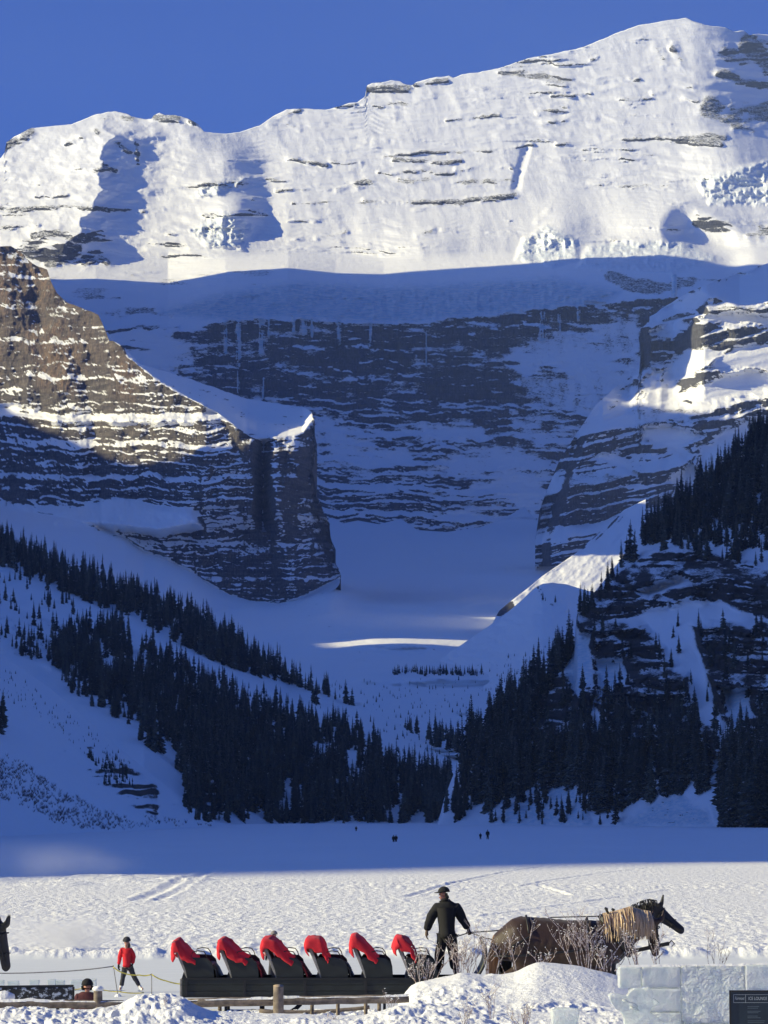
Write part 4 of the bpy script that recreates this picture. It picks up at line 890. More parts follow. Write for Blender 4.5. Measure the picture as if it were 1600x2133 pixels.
def blanket(parent, seed, spec):
    """thick blanket hung over a seat back: it falls behind the board and slopes down over the seat in front"""
    r = random.Random(seed); ny = 16; prof = spec
    n = 26; bm = bmesh.new(); rows = []
    P_ = np.array(prof, float); L = np.r_[0, np.cumsum(np.hypot(*np.diff(P_, axis=0).T))]; tt = np.linspace(0, L[-1], n)
    sx = np.interp(tt, L, P_[:, 0]); sz = np.interp(tt, L, P_[:, 1])
    for j in range(ny+1):
        y = -0.86+1.72*j/ny; row = []
        edge = 1-min(1, min(j, ny-j)/1.5)
        for i in range(n):
            f = float(fbm(np.array([y*5+seed]), np.array([i*0.16+seed*3.1]), 3, seed)[0]); f2 = float(fbm(np.array([y*14+seed]), np.array([i*0.5]), 2, seed+3)[0])
            hang = 0.10*(i/n)**2 if i > n*0.5 else 0.08*(1-i/(n*0.5))**2
            row.append(bm.verts.new((sx[i]+0.04*f+0.025*f2, y, sz[i]+0.04*f+0.025*f2-edge*0.05-hang*max(0, f+0.2))))
        rows.append(row)
    for A, B in zip(rows[:-1], rows[1:]):
        for i in range(n-1): bm.faces.new((A[i], A[i+1], B[i+1], B[i]))
    # side flap hanging over the near end of the seat back
    for rr_, sgn in ((rows[0], -1), (rows[-1], 1)):
        prev = None
        low = []
        for i, v in enumerate(rr_):
            t = i/(n-1); drop = (0.09+0.16*math.sin(math.pi*min(1, max(0, (t-.15)/.75))))*(0.93+0.07*math.sin(i*.6+seed))
            low.append(bm.verts.new((v.co.x*0.82+0.03+0.02*math.sin(i*.9+seed), v.co.y+sgn*0.03, v.co.z-drop)))
        for i in range(n-1):
            bm.faces.new((rr_[i], low[i], low[i+1], rr_[i+1]))
    o = bm_obj('blanket', bm, RED, parent, True)
    sol = o.modifiers.new('thick', 'SOLIDIFY'); sol.thickness = 0.03; sub = o.modifiers.new('sub', 'SUBSURF'); sub.levels = 1; sub.render_levels = 1
    return o
def sleigh():
    D = 66.0; org = PV(385, 2070, D); root = empty('horse_sleigh', org)
    W = 0.82
    # long floor tray
    bm = bmesh.new()
    for sy in (-1, 1):
        for k, (z0, z1) in enumerate(((-.02, .098), (.101, .218), (.221, .34))):
            pb = bmesh.new(); box(pb, 0.0, 5.95, sy*W-0.028-.003*(k == 1), sy*W+0.028+.003*(k == 1), z0, z1, 0.008); bm_obj('side_plank', pb, S_DARK, root)
        pb = bmesh.new()
        for x in (0.05, 1.2, 2.4, 3.6, 4.8): box(pb, x, x+.06, sy*W-.047, sy*W-.032, -.01, .32, .004) if sy < 0 else box(pb, x, x+.06, sy*W+.032, sy*W+.047, -.01, .32, .004)
        bm_obj('batten', pb, S_BLACK, root)
    box(bm, 0.06, 5.95, -W+0.03, W-0.03, -0.02, 0.05, 0)
    bm_obj('body', bm, S_DARK, root)
    bm = bmesh.new(); box(bm, 0.0, 5.9, -W-0.05, -W-0.031, 0.325, 0.36, 0.006); box(bm, 0.0, 5.9, -W-0.045, -W-0.031, -0.03, 0.005, 0.005); bm_obj('trim', bm, S_BLACK, root)
    bm = bmesh.new(); box(bm, -0.05, -0.003, -W, W, -0.02, 0.33, 0.012); bm_obj('tail_board', bm, S_GREY, root)
    # front dash, curved
    bm = bmesh.new(); prevs = None
    for i in range(13):
        a = i/12; x = 5.62+0.42*math.sin(a*2.2)**0.9; z = 0.1+1.0*a
        ring = [bm.verts.new((x, y, z)) for y in np.linspace(-W, W, 5)]
        if prevs:
            for k in range(4): bm.faces.new((prevs[k], prevs[k+1], ring[k+1], ring[k]))
        prevs = ring
    o = bm_obj('dash_board', bm, S_DARK, root, True); so = o.modifiers.new('thick', 'SOLIDIFY'); so.thickness = 0.05
    # bob runners
    for x0 in (0.35, 3.5):
        for sy in (-0.6, 0.6):
            bm = bmesh.new(); pts = [(x0+t*2.0, sy, -0.48+0.30*max(0, (t-0.72)/0.28)**2) for t in np.linspace(0, 1, 14)]
            tube(bm, pts, 0.035, 0.03, 6)
            for t in (0.25, 0.6): tube(bm, [(x0+t*2.0, sy, -0.46), (x0+t*2.0, sy*0.9, -0.02)], 0.03, 0.03, 6)
            bm_obj('runner', bm, S_BLACK, root)
    specs = [[(-.24, .80), (-.235, .95), (-.205, 1.09), (-.13, 1.10), (-.02, 1.00), (.08, .90), (.17, .80), (.26, .74)], [(-.20, .82), (-.21, .98), (-.19, 1.11), (-.10, 1.12), (.04, 1.02), (.2, .88), (.33, .80), (.42, .75)],
             [(-.22, .84), (-.235, 1.0), (-.205, 1.13), (-.06, 1.14), (.08, 1.08), (.2, .95), (.33, .80), (.43, .75)], [(-.25, .90), (-.245, 1.02), (-.215, 1.14), (-.08, 1.15), (.07, 1.12), (.16, .98), (.22, .84), (.27, .76)],
             [(-.24, .86), (-.24, 1.05), (-.205, 1.19), (-.11, 1.20), (.05, 1.09), (.17, .95), (.27, .82), (.36, .76)], [(-.27, .92), (-.245, 1.05), (-.195, 1.16), (-.08, 1.17), (.05, 1.10), (.14, .98), (.2, .85), (.23, .76)]]
    for i in range(6):
        x = 0.0+i*0.885; b = empty('bench', (x, 0, 0)); b.parent = root
        bm = bmesh.new()
        M = Matrix.Translation((0.125, 0, 0.33)) @ Matrix.Rotation(-0.40, 4, 'Y')
        vs = box(bm, -0.035, 0.03, -W+0.02, W-0.02, -0.0, 0.80, 0.012); 
        bmesh.ops.transform(bm, matrix=M, verts=bm.verts[:]); bm_obj('backrest', bm, S_GREY, b)
        for sy in (-1, 1):
            bm = bmesh.new(); prism(bm, [(0.10, 0.335), (0.58, 0.335), (0.63, 0.36), (0.62, 0.50), (0.58, 0.66), (0.50, 0.735), (0.36, 0.75), (0.04, 0.76), (-0.01, 0.70), (0.06, 0.5)], sy*(W-0.055), sy*(W-0.005), 0.008); bm_obj('side_panel', bm, S_DARK, b)
            bm = bmesh.new(); tube(bm, [(0.16, sy*(W-.03), .74), (0.20, sy*(W-.03), .86), (0.30, sy*(W-.03), .885), (0.42, sy*(W-.03), .87), (0.47, sy*(W-.03), .80), (0.49, sy*(W-.03), .73)], 0.011, 0.011, 5); bm_obj('grab_rail', bm, S_BLACK, b)
        bm = bmesh.new(); box(bm, 0.12, 0.56, -W+0.06, W-0.06, 0.52, 0.60, 0.025); bm_obj('seat', bm, S_BLACK, b)
        bm = bmesh.new(); prism(bm, [(-0.02, 0.335), (0.16, 0.335), (0.20, 0.48), (0.10, 0.56), (0.03, 0.5)], -W+0.06, W-0.06, 0.006); bm_obj('back_support', bm, S_BLACK, b)
        blanket(b, 11+i*7, specs[i])
        if i in (1, 2, 3, 0):      # lap robe hanging in front of the seat
            bm = bmesh.new(); rows = []
            for j in range(9):
                y = -0.80+1.6*j/8; rows.append([bm.verts.new((sx+0.02*math.sin(j*2.1+k), y, sz)) for k, (sx, sz) in enumerate([(0.50, .63), (.60, .60), (.66, .50), (.69+.02*(i == 2), .40), (.72+.04*(i == 2), .33)])])
            for A, B in zip(rows[:-1], rows[1:]):
                for k in range(4): bm.faces.new((A[k], A[k+1], B[k+1], B[k]))
            o = bm_obj('lap_robe', bm, DKRED if i in (1, 2) else S_BLACK, b, True); so = o.modifiers.new('thick', 'SOLIDIFY'); so.thickness = 0.03
    # tongue pole between the horses
    bm = bmesh.new(); tube(bm, [(5.9, 0.1, 0.1), (7.2, 0.35, 0.35), (8.8, 0.45, 0.78), (9.75, 0.45, 0.98)], 0.045, 0.04, 8); tube(bm, [(9.72, .45, .96), (9.80, .45, 1.04), (9.86, .45, .97), (9.80, .45, .92)], 0.016, 0.012, 6); bm_obj('tongue_pole', bm, S_BLACK, root)
    tag(root, 'long black horse sleigh with six benches under red blankets', 'sleigh')
sleigh()
# ------------------------------------------------------------------ people
SKINC = simple('skin', (0.42, 0.20, 0.14), 0.55, 30, 0.12, 0.001)
BLACKC = cloth_mat('black_cloth', (0.006, 0.006, 0.008)); DARKC = cloth_mat('charcoal_cloth', (0.035, 0.034, 0.042)); LEATHER = simple('brown_leather', (0.09, 0.05, 0.03), 0.6, 40, 0.3, 0.002)
JRED = cloth_mat('red_jacket', (0.60, 0.012, 0.025)); MAROON = cloth_mat('maroon_coat', (0.09, 0.02, 0.025)); ROSE = cloth_mat('rose_jacket', (0.42, 0.16, 0.16)); GREYC = cloth_mat('grey_wool', (0.22, 0.20, 0.19)); WHITEL = simple('white_leather', (0.72, 0.70, 0.66), 0.5, 20, 0.1, 0.001); STEEL = simple('blade_steel', (0.5, 0.5, 0.52), 0.3, 20, 0.1, 0.001, Metallic=1.0)
HAIR = simple('dark_hair', (0.03, 0.02, 0.015), 0.7, 60, 0.4, 0.003)
def V3(*a): return Vector(a)
def body_mesh(parent, p, look, mat=None):
    """p: joint positions; look: unit direction the face turns to"""
    L = Vector(look).normalized(); hd = Vector(p['head'])
    J = []; E = []; idx = {}
    def add(k, pos, r, r2=None, to=None):
        idx[k] = len(J); J.append((*pos, r, r2 or r))
        if to is not None: E.append((idx[to], idx[k]))
    add('hip', p['hip'], .11, .08); add('waist', p['waist'], .10, .075, 'hip'); add('chest', p['chest'], .10, .075, 'waist'); add('neck', p['neck'], .055, .055, 'chest')
    add('jaw', hd+Vector((0, 0, -.06))+L*.015, .062, .066, 'neck'); add('face', hd+L*.01, .075, .085, 'jaw'); add('skull', hd+Vector((0, 0, .07)), .065, .075, 'face')
    add('nose', hd+L*.10+Vector((0, 0, -.01)), .012, .016, 'face'); add('chin', hd+L*.075+Vector((0, 0, -.085)), .022, .022, 'jaw')
    side = L.cross(Vector((0, 0, 1))).normalized()
    for s in (-1, 1): add('ear%d' % s, hd+side*(.085*s)-L*.01, .012, .02, 'face')
    for s in 'lr':
        add('sh'+s, p['sh'+s], .045, .045, 'chest'); add('el'+s, p['el'+s], .042, .042, 'sh'+s); add('wr'+s, p['wr'+s], .028, .03, 'el'+s)
        add('kn'+s, p['kn'+s], .065, .065, 'hip'); add('an'+s, p['an'+s], .04, .045, 'kn'+s)
        f = Vector(p.get('foot'+s, (L.x*.14, L.y*.14, 0))); a = Vector(p['an'+s]); add('to'+s, (a.x+f.x, a.y+f.y, a.z-.05), .035, .03, 'an'+s)
    b = skin('body', J, E, mat or SKINC, parent, 2)
    # eyes, brows and mouth
    bm = bmesh.new()
    for s in (-1, 1): bmesh.ops.create_icosphere(bm, subdivisions=1, radius=.011, matrix=Matrix.Translation(hd+side*(.032*s)+L*.083+Vector((0, 0, .012))))
    bm_obj('eyes', bm, HAIR, b)
    bm = bmesh.new(); bmesh.ops.create_icosphere(bm, subdivisions=1, radius=.02, matrix=Matrix.Translation(hd+L*.085+Vector((0, 0, -.055))) @ Matrix.Diagonal((1, 1, .3, 1))); bm_obj('mouth', bm, DKRED, b)
    return b
def hand(parent, wrist, direction, palm_to, mat, name='glove', curl=0.5):
    """a gloved hand: palm, four fingers of unequal length bent towards palm_to, thumb from the side of the palm"""
    d = Vector(direction).normalized(); n = Vector(palm_to).normalized(); s = d.cross(n).normalized(); w = Vector(wrist)
    J = [(*(w-d*.03), .036, .03), (*(w+d*.05), .042, .028), (*(w+d*.09), .042, .024)]; E = [(0, 1), (1, 2)]
    for k, (off, ln) in enumerate(((-.036, .07), (-.012, .082), (.012, .078), (.034, .06))):
        a = w+d*.095+s*off; b = a+(d*math.cos(curl)+n*math.sin(curl))*ln*.55; c = b+(d*math.cos(curl*2.2)+n*math.sin(curl*2.2))*ln*.5
        i = len(J); J += [(*a, .011), (*b, .011), (*c, .009)]; E += [(2, i), (i, i+1), (i+1, i+2)]
    a = w+d*.045-s*.045; b = a+(d*.5-s*.5+n*.5)*.055; i = len(J); J += [(*a, .014), (*b, .012)]; E += [(1, i), (i, i+1)]
    return skin(name, J, E, mat, parent, 1)
def garment_top(parent, name, p, mat, puff=1.0, hem=None, collar=True, seed=0, tw=1.0):
    hem = hem or (Vector(p['hip'])+Vector((0, 0, -.16)))
    J = [(*p['waist'], .215*puff*tw, .18*puff), (*hem, .235*puff*tw, .20*puff), (*p['chest'], .24*puff*tw, .19*puff), (*(Vector(p['neck'])+Vector((0, 0, .01))), .10*puff, .105*puff)]; E = [(0, 1), (0, 2), (2, 3)]
    for s in 'lr':
        i = len(J); mid = Vector(p['el'+s])*.75+Vector(p['wr'+s])*.25
        J += [(*p['sh'+s], .115*puff, .115*puff), (*p['el'+s], .092*puff, .092*puff), (*mid, .085*puff, .085*puff), (*p['wr'+s], .07*puff, .07*puff)]; E += [(2, i), (i, i+1), (i+1, i+2), (i+2, i+3)]
    return skin(name, J, E, mat, parent, 2, disp=.016, seed=seed)
def garment_legs(parent, p, mat, puff=1.0, seed=0):
    J = [(*p['hip'], .19*puff, .155*puff)]; E = []
    for s in 'lr':
        k, a = Vector(p['kn'+s]), Vector(p['an'+s]); h = Vector(p['hip'])+Vector(((k.x-p['hip'][0])*.55, (k.y-p['hip'][1])*.5, -.12)); i = len(J)
        J += [(*h, .125*puff, .12*puff), (*k, .098*puff, .098*puff), (*(a+Vector((0, 0, .03))), .088*puff, .09*puff)]; E += [(0, i), (i, i+1), (i+1, i+2)]
    return skin('trousers', J, E, mat, parent, 2, disp=.014, seed=seed)
def boots(parent, p, look, mat, blade=False):
    L = Vector(look).normalized()
    for s in 'lr':
        a = Vector(p['an'+s]); f = Vector(p.get('foot'+s, (L.x*.2, L.y*.2, 0))); f.normalize()
        b = skin('boot', [(*(a+Vector((0, 0, .09))), .058), (*(a+Vector((0, 0, -.015))), .056), (*(a+f*.09+Vector((0, 0, -.045))), .045, .05), (*(a+f*.19+Vector((0, 0, -.052))), .04, .045), (*(a-f*.04+Vector((0, 0, -.04))), .045)], [(0, 1), (1, 2), (2, 3), (1, 4)], mat, parent, 2)
        if blade:
            bm = bmesh.new(); tube(bm, [tuple(a-f*.10+Vector((0, 0, -.115))), tuple(a+f*.22+Vector((0, 0, -.115))), tuple(a+f*.25+Vector((0, 0, -.095)))], .012, .008, 4)
            tube(bm, [tuple(a-f*.02+Vector((0, 0, -.11))), tuple(a-f*.02+Vector((0, 0, -.06)))], .012, .012, 4); tube(bm, [tuple(a+f*.14+Vector((0, 0, -.11))), tuple(a+f*.14+Vector((0, 0, -.06)))], .012, .012, 4)
            bm_obj('blade', bm, STEEL, b)
def dome_hat(parent, name, hd, look, mat, r=.118, brim=False, flaps=False, hood=False):
    L = Vector(look).normalized(); hd = Vector(hd); S = L.cross(Vector((0, 0, 1))).normalized()
    bm = bmesh.new(); bmesh.ops.create_uvsphere(bm, u_segments=18, v_segments=12, radius=r)
    bmesh.ops.delete(bm, geom=[v for v in bm.verts if v.co.z < -r*.18], context='VERTS')
    for v in bm.verts: v.co = Vector((v.co.x*1.03, v.co.y, v.co.z*(.95 if not hood else 1.1)))
    R = Matrix((S, L, Vector((0, 0, 1)))).transposed().to_4x4()
    bmesh.ops.transform(bm, matrix=Matrix.Translation(hd+Vector((0, 0, .05))-L*.008) @ R, verts=bm.verts[:])
    o = bm_obj(name, bm, mat, parent, True); so = o.modifiers.new('thick', 'SOLIDIFY'); so.thickness = .012
    if brim:
        bm = bmesh.new(); n = 11; prev = None
        for i in range(n):
            a = -1.1+2.2*i/(n-1); u = S*math.sin(a)+L*math.cos(a); c = hd+Vector((0, 0, .045)); q = [bm.verts.new(c+u*r*.95), bm.verts.new(c+u*r*.95+L*(.075*math.cos(a*.9))+Vector((0, 0, -.012)))]
            if prev: bm.faces.new((prev[0], prev[1], q[1], q[0]))
            prev = q
        b = bm_obj('peak', bm, mat, o, True); so = b.modifiers.new('thick', 'SOLIDIFY'); so.thickness = .012
    if flaps:
        c = hd-L*.035
        skin('ear_flaps', [(*(c+S*.095+Vector((0, 0, .04))), .035, .05), (*(c+S*.09+Vector((0, 0, -.05))), .03, .045), (*(c-L*.055+Vector((0, 0, -.05))), .045), (*(c-S*.09+Vector((0, 0, -.05))), .03, .045), (*(c-S*.095+Vector((0, 0, .04))), .035, .05)], [(0, 1), (1, 2), (2, 3), (3, 4)], mat, o, 1)
    return o

def driver():
    D = 66.0; root = empty('person', PV(932, 2034, D)); lk = (-1, -.25, -.02)
    p = dict(hip=(0, 0, .93), waist=(-.01, 0, 1.12), chest=(-.025, 0, 1.36), neck=(-.05, 0, 1.52), head=(-.075, 0, 1.63), shl=(-.22, .02, 1.40), shr=(.18, .0, 1.40), ell=(-.34, -.02, 1.13), elr=(.30, -.03, 1.14), wrl=(-.415, -.08, .90), wrr=(.42, -.12, .95),
             knl=(-.15, -.02, .49), knr=(.11, 0, .49), anl=(-.18, 0, .09), anr=(.16, 0, .09), footl=(-.15, -.1, 0), footr=(.1, -.15, 0))
    body_mesh(root, p, lk); garment_top(root, 'jacket', p, BLACKC, 1.12, hem=Vector((0, 0, .72)), seed=3, tw=1.28); garment_legs(root, p, BLACKC, 1.12, 4); boots(root, p, lk, S_BLACK)
    skin('collar', [(*(Vector(p['neck'])+Vector((0, 0, -.05))), .125, .12), (*(Vector(p['neck'])+Vector((.01, 0, .05))), .10, .10)], [(0, 1)], BLACKC, root, 2)
    dome_hat(root, 'cap', p['head'], lk, BLACKC, .122, brim=True, flaps=True)
    hand(root, p['wrl'], (-.05, -.1, -1), (.9, -.2, 0), LEATHER, curl=.35); hand(root, p['wrr'], (.35, -.3, -.8), (-.2, .8, -.2), LEATHER, curl=.95)
    tag(root, 'sleigh driver in black coat and peaked cap standing with the reins', 'person')
    return root.location+Vector((.445, -.14, .88))
REIN_HAND = driver()
def skater():
    D = 5.6*F/(2062-HOR); root = empty('person', Vector((P(270, 2062, D)[0], D, 0.0))); lk = (-.12, -1, -.22)
    p = dict(hip=(-.09, 0, .86), waist=(-.10, 0, 1.02), chest=(-.11, 0, 1.26), neck=(-.10, -.02, 1.42), head=(-.10, -.05, 1.53), shl=(-.25, 0, 1.32), shr=(.04, .0, 1.32), ell=(-.31, .02, 1.08), elr=(.11, .04, 1.08), wrl=(-.345, -.03, .84), wrr=(.09, -.06, .87),
             knl=(-.20, -.02, .50), knr=(.12, 0, .50), anl=(-.26, 0, .15), anr=(.31, .02, .15), footl=(-.03, -.2, 0), footr=(.12, -.16, 0))
    body_mesh(root, p, lk); garment_top(root, 'jacket', p, JRED, .86, hem=Vector((-.09, 0, .74)), seed=8); garment_legs(root, p, DARKC, .82, 9); boots(root, p, lk, WHITEL, True)
    hand(root, p['wrl'], (0, -.1, -1), (.8, -.4, 0), BLACKC, curl=.4); hand(root, p['wrr'], (-.3, -.3, -.9), (-.5, .5, 0), BLACKC, curl=.6)
    dome_hat(root, 'knit_hat', p['head'], lk, DARKC, .125, hood=True)
    skin('hair', [(-.10, .02, 1.56, .10, .10), (-.05, .05, 1.44, .09, .07), (-.02, .05, 1.36, .06, .05)], [(0, 1), (1, 2)], HAIR, root, 1)
    tag(root, 'skater in bright red jacket and dark trousers gliding on the ice', 'person')
skater()
def plain_person(px, py, D, h, coat, legs, hat, lk, label, z=0.0, hooded=False, group=None):
    root = empty('person', Vector((float(P(px, py, D)[0]), D, z))); s = h/1.75
    p = dict(hip=(0, 0, .92), waist=(0, 0, 1.1), chest=(0, 0, 1.34), neck=(0, 0, 1.5), head=(0, 0, 1.61), shl=(-.2, 0, 1.41), shr=(.2, 0, 1.41), ell=(-.27, -.02, 1.15), elr=(.27, -.02, 1.15), wrl=(-.27, -.1, .92), wrr=(.26, -.1, .92), knl=(-.1, -.02, .49), knr=(.12, 0, .49), anl=(-.12, 0, .09), anr=(.15, .05, .09))
    body_mesh(root, p, lk); garment_top(root, 'coat', p, coat, 1.1, seed=int(px)); garment_legs(root, p, legs, 1.0, 5); boots(root, p, lk, S_BLACK)
    for w in ('wrl', 'wrr'): hand(root, p[w], (0, -.1, -1), (0, -1, 0), BLACKC)
    dome_hat(root, 'hood' if hooded else 'knit_hat', p['head'], lk, hat, .13 if hooded else .122, hood=True, flaps=hooded)
    root.scale = (s, s, s); tag(root, label, 'person', group); return root
plain_person(182, 2060, 73.0, 1.74, MAROON, BLACKC, BLACKC, (.2, -1, -.1), 'person in black hood and maroon coat behind the log rail', z=0.12, hooded=True)
plain_person(571, 2000, 108.0, 1.66, ROSE, DARKC, GREYC, (.1, 1, -.1), 'person in grey hat and rose jacket on the ice behind the third bench', z=0.0)
for px, py, h, lab in ((1001, 1749, 1.35, 'tiny distant walker, shorter of the pair on the shaded lake'), (1016, 1749, 1.95, 'tiny distant walker, taller of the pair on the shaded lake'), (820, 1757, 1.5, 'tiny distant walker in the dark close pair mid lake, the one on the near edge'), (825, 1756.5, 1.5, 'tiny distant walker in the dark close pair mid lake, half hidden'), (742, 1733, 1.6, 'tiny lone walker farthest out on the shaded lake by the trees')):
    plain_person(px, py, CAMZ*F/(py-HOR), h, BLACKC, BLACKC, BLACKC, (0, 1, 0), lab, group='walkers far out on the lake')

# ------------------------------------------------------------------ horses
def hide_mat(name, a, b):
    n = NT(name); v = n.coord(); x = n.noise(3, v, 4); y = n.noise(40, n.coord((1, 1, .3)), 4)
    return n.done(n.mix(x, (*a, 1), (*b, 1)), .6, n.bump(y, .5, .008), Sheen_Weight=.1)
BAY = hide_mat('bay_coat', (0.018, 0.0075, 0.0045), (0.050, 0.019, 0.010)); BLK = hide_mat('black_coat', (0.012, 0.011, 0.011), (0.025, 0.021, 0.019)); HOOF = simple('hoof', (0.05, 0.045, 0.04), .6, 30, .3)
def hair_mat(name, a, b):
    n = NT(name); y = n.noise(14, n.coord((6, 6, .6)), 4); return n.done(n.mix(y, (*a, 1), (*b, 1)), .65, n.bump(y, .6, .01))
BLOND = hair_mat('blond_mane', (0.42, 0.27, 0.14), (0.82, 0.62, 0.40)); BLKHAIR = hair_mat('black_mane', (0.012, 0.01, 0.009), (0.035, 0.03, 0.026)); TAILC = hair_mat('tawny_tail', (0.25, 0.10, 0.035), (0.62, 0.34, 0.14))
def strands(name, roots, mat, parent, seed, width=.028):
    """hair built as many tapering ribbons; roots are lists of (root point, hang vector, length)"""
    r = random.Random(seed); V = []; Fc = []
    for root, out, ln in roots:
        root = Vector(root); out = Vector(out); k = len(V); n = 6; sd = Vector((r.uniform(.5, 1), r.uniform(-.9, .9), 0)).normalized()
        wob = r.uniform(-.03, .03)
        for i in range(n):
            t = i/(n-1); c = root+out*(1-(1-t)**2)*1.0+Vector((wob*t+.006*math.sin(t*7+ln*40), 0, -ln*t**1.25)); w = width*(1-t*.75)*r.uniform(.85, 1.15)
            V += [tuple(c-sd*w/2), tuple(c+sd*w/2)]
        for i in range(n-1): Fc.append((k+2*i, k+2*i+1, k+2*i+3, k+2*i+2))
    return mesh_obj(name, V, Fc, mat, parent, True)
def flesh(name, joints, edges, mat, parent, voxel=.028, rounds=8):
    """one continuous body: rounded volumes laid along the bones, fused into a single skin and smoothed"""
    bm = bmesh.new()
    for a, b in edges:
        A, B = joints[a], joints[b]; L = (Vector(A[:3])-Vector(B[:3])).length; n = max(2, int(L/(.45*min(A[3], B[3])))+1)
        for i in range(n+1):
            t = i/n; q = [A[k]+(B[k]-A[k])*t for k in range(5)]
            bmesh.ops.create_icosphere(bm, subdivisions=2, radius=1, matrix=Matrix.Translation(q[:3]) @ Matrix.Diagonal((min(q[3], q[4]), q[3], q[4], 1)))
    me = bpy.data.meshes.new(name); bm.to_mesh(me); bm.free(); o = bpy.data.objects.new(name, me); COL.objects.link(o)
    rm = o.modifiers.new('fuse', 'REMESH'); rm.mode = 'VOXEL'; rm.voxel_size = voxel; sm = o.modifiers.new('smooth', 'SMOOTH'); sm.factor = .5; sm.iterations = rounds
    dg = bpy.context.evaluated_depsgraph_get(); dg.update(); m2 = bpy.data.meshes.new_from_object(o.evaluated_get(dg)); m2.name = name
    bpy.data.objects.remove(o); bpy.data.meshes.remove(me)
    m2.materials.clear(); m2.materials.append(mat); m2.polygons.foreach_set('use_smooth', [True]*len(m2.polygons))
    return link(bpy.data.objects.new(name, m2), parent)
def horse(px, D, zg, scale, coat, label, head, mane_mat, tail_mat, hind=0.0, rz=0.0, harness=True, blonde=False, seed=1):
    root = empty('horse', Vector((float(P(px, 2000, D)[0]), D, zg)), rz)
    J = []; E = []; ix = {}
    def add(k, x, y, z, r, r2, to=None):
        ix[k] = len(J); J.append((x, y, z, r, r2))
        if to: E.append((ix[to], ix[k]))
    add('barrel', 0.02, 0, 1.14, .40, .43); add('loin', -.38, 0, 1.20, .38, .41, 'barrel'); add('hip', -.74, 0, 1.24, .37, .39, 'loin'); add('rump', -.99, 0, 1.16, .26, .28, 'hip')
    add('girth', .40, 0, 1.15, .39, .42, 'barrel'); add('chest', .66, 0, 1.18, .31, .38, 'girth')
    nb, nm, po, fh, ns, mz = head
    add('nb', *nb, .27, .34, 'chest'); add('nm', *nm, .20, .29, 'nb'); add('po', *po, .13, .185, 'nm'); add('fh', *fh, .115, .15, 'po'); add('ns', *ns, .085, .105, 'fh'); add('mz', *mz, .075, .085, 'ns')
    d = (Vector(mz)-Vector(fh)).normalized(); ch = Vector(fh)+d*.14-Vector((d.z*.0, 0, .06)); up = Vector((0, 0, 1))
    sd = d.cross(Vector((0, 0, 1))); sd = sd.normalized() if sd.length > .1 else Vector((0, 1, 0))
    back = (Vector(po)-Vector(nm)).normalized()
    for s in (-1, 1):
        e0 = Vector(po)+sd*(.075*s)+back*.07; e1 = e0+back*.07+sd*.02*s+Vector((0, 0, .03)); e2 = e1+back*.03+Vector((0, 0, .10))
        e1 = e1+back*.03; e2 = e2+back*.04+Vector((0, 0, .05)); add('e0%d' % s, *e0, .05, .05, 'po'); add('e1%d' % s, *e1, .05, .045, 'e0%d' % s); add('e2%d' % s, *e2, .026, .026, 'e1%d' % s)
        y = .20*s
        sw = hind if s < 0 else -hind*.4
        add('th%d' % s, -.76, y, 1.02, .19, .23, 'hip'); add('st%d' % s, -.62+sw*.1, y, .86, .13, .16, 'th%d' % s); add('hk%d' % s, -.90-sw*.22, y, .56+max(0, sw)*.02, .068, .085, 'st%d' % s); add('ff%d' % s, -.87-sw*.42, y, .20+max(0, sw)*.16, .06, .065, 'hk%d' % s); add('hf%d' % s, -.83-sw*.52, y, .06+max(0, sw)*.11, .085, .09, 'ff%d' % s)
        add('fs%d' % s, .58, y*.95, .98, .15, .18, 'chest'); add('fk%d' % s, .62+.1*s*hind, y*.9, .55, .072, .08, 'fs%d' % s); add('fe%d' % s, .60+.16*s*hind, y*.9, .18, .058, .062, 'fk%d' % s); add('fh%d' % s, .64+.18*s*hind, y*.9, .05, .088, .092, 'fe%d' % s)
    body = flesh('body', J, E, coat, root)
    # hooves, eyes
    for s in (-1, 1):
        for k in ('hf', 'fh'):
            x, y, z = J[ix[k+str(s)]][:3]; bm = bmesh.new(); bmesh.ops.create_cone(bm, cap_ends=True, segments=14, radius1=.10, radius2=.075, depth=.10, matrix=Matrix.Translation((x+.01, y, z))); bm_obj('hoof', bm, HOOF, root, True)
    bm = bmesh.new()
    for s in (-1, 1): bmesh.ops.create_icosphere(bm, subdivisions=2, radius=.022, matrix=Matrix.Translation(Vector(fh)+d*.06+sd*(.088*s)))
    bm_obj('eyes', bm, S_BLACK, root, True)
    # mane along the crest, forelock, tail
    r = random.Random(seed); roots = []
    crest = [Vector(nb)+Vector((-.24, 0, .33)), Vector(nb)+Vector((-.02, 0, .37)), Vector(nm)+Vector((-.05, 0, .32)), Vector(po)+Vector((-.10, 0, .225)), Vector(po)+Vector((0.04, 0, .20))]
    for i in range(330 if blonde else 90):
        t = r.random()*(len(crest)-1.001); k = int(t); c = crest[k].lerp(crest[k+1], t-k); side = -1 if r.random() < .8 else 1
        roots.append((c+Vector((0, side*r.uniform(0, .05), 0)), (r.uniform(-.03, .05), side*r.uniform(.24, .34), .05), r.uniform(.34, .56) if blonde else r.uniform(.12, .24)))
    strands('mane', roots, mane_mat, root, seed)
    strands('forelock', [(Vector(po)+Vector((.04, r.uniform(-.05, .05), .10)), (.07, r.uniform(-.08, .02), .0), r.uniform(.2, .38)) for _ in range(22)], mane_mat, root, seed+1, .022)
    strands('tail', [((-1.14+r.uniform(-.05, .05), r.uniform(-.07, .07), 1.26+r.uniform(-.05, .05)), (-.09+r.uniform(-.07, .07), r.uniform(-.10, .04), .04), r.uniform(.7, .95)) for _ in range(90)], tail_mat, root, seed+2, .035)
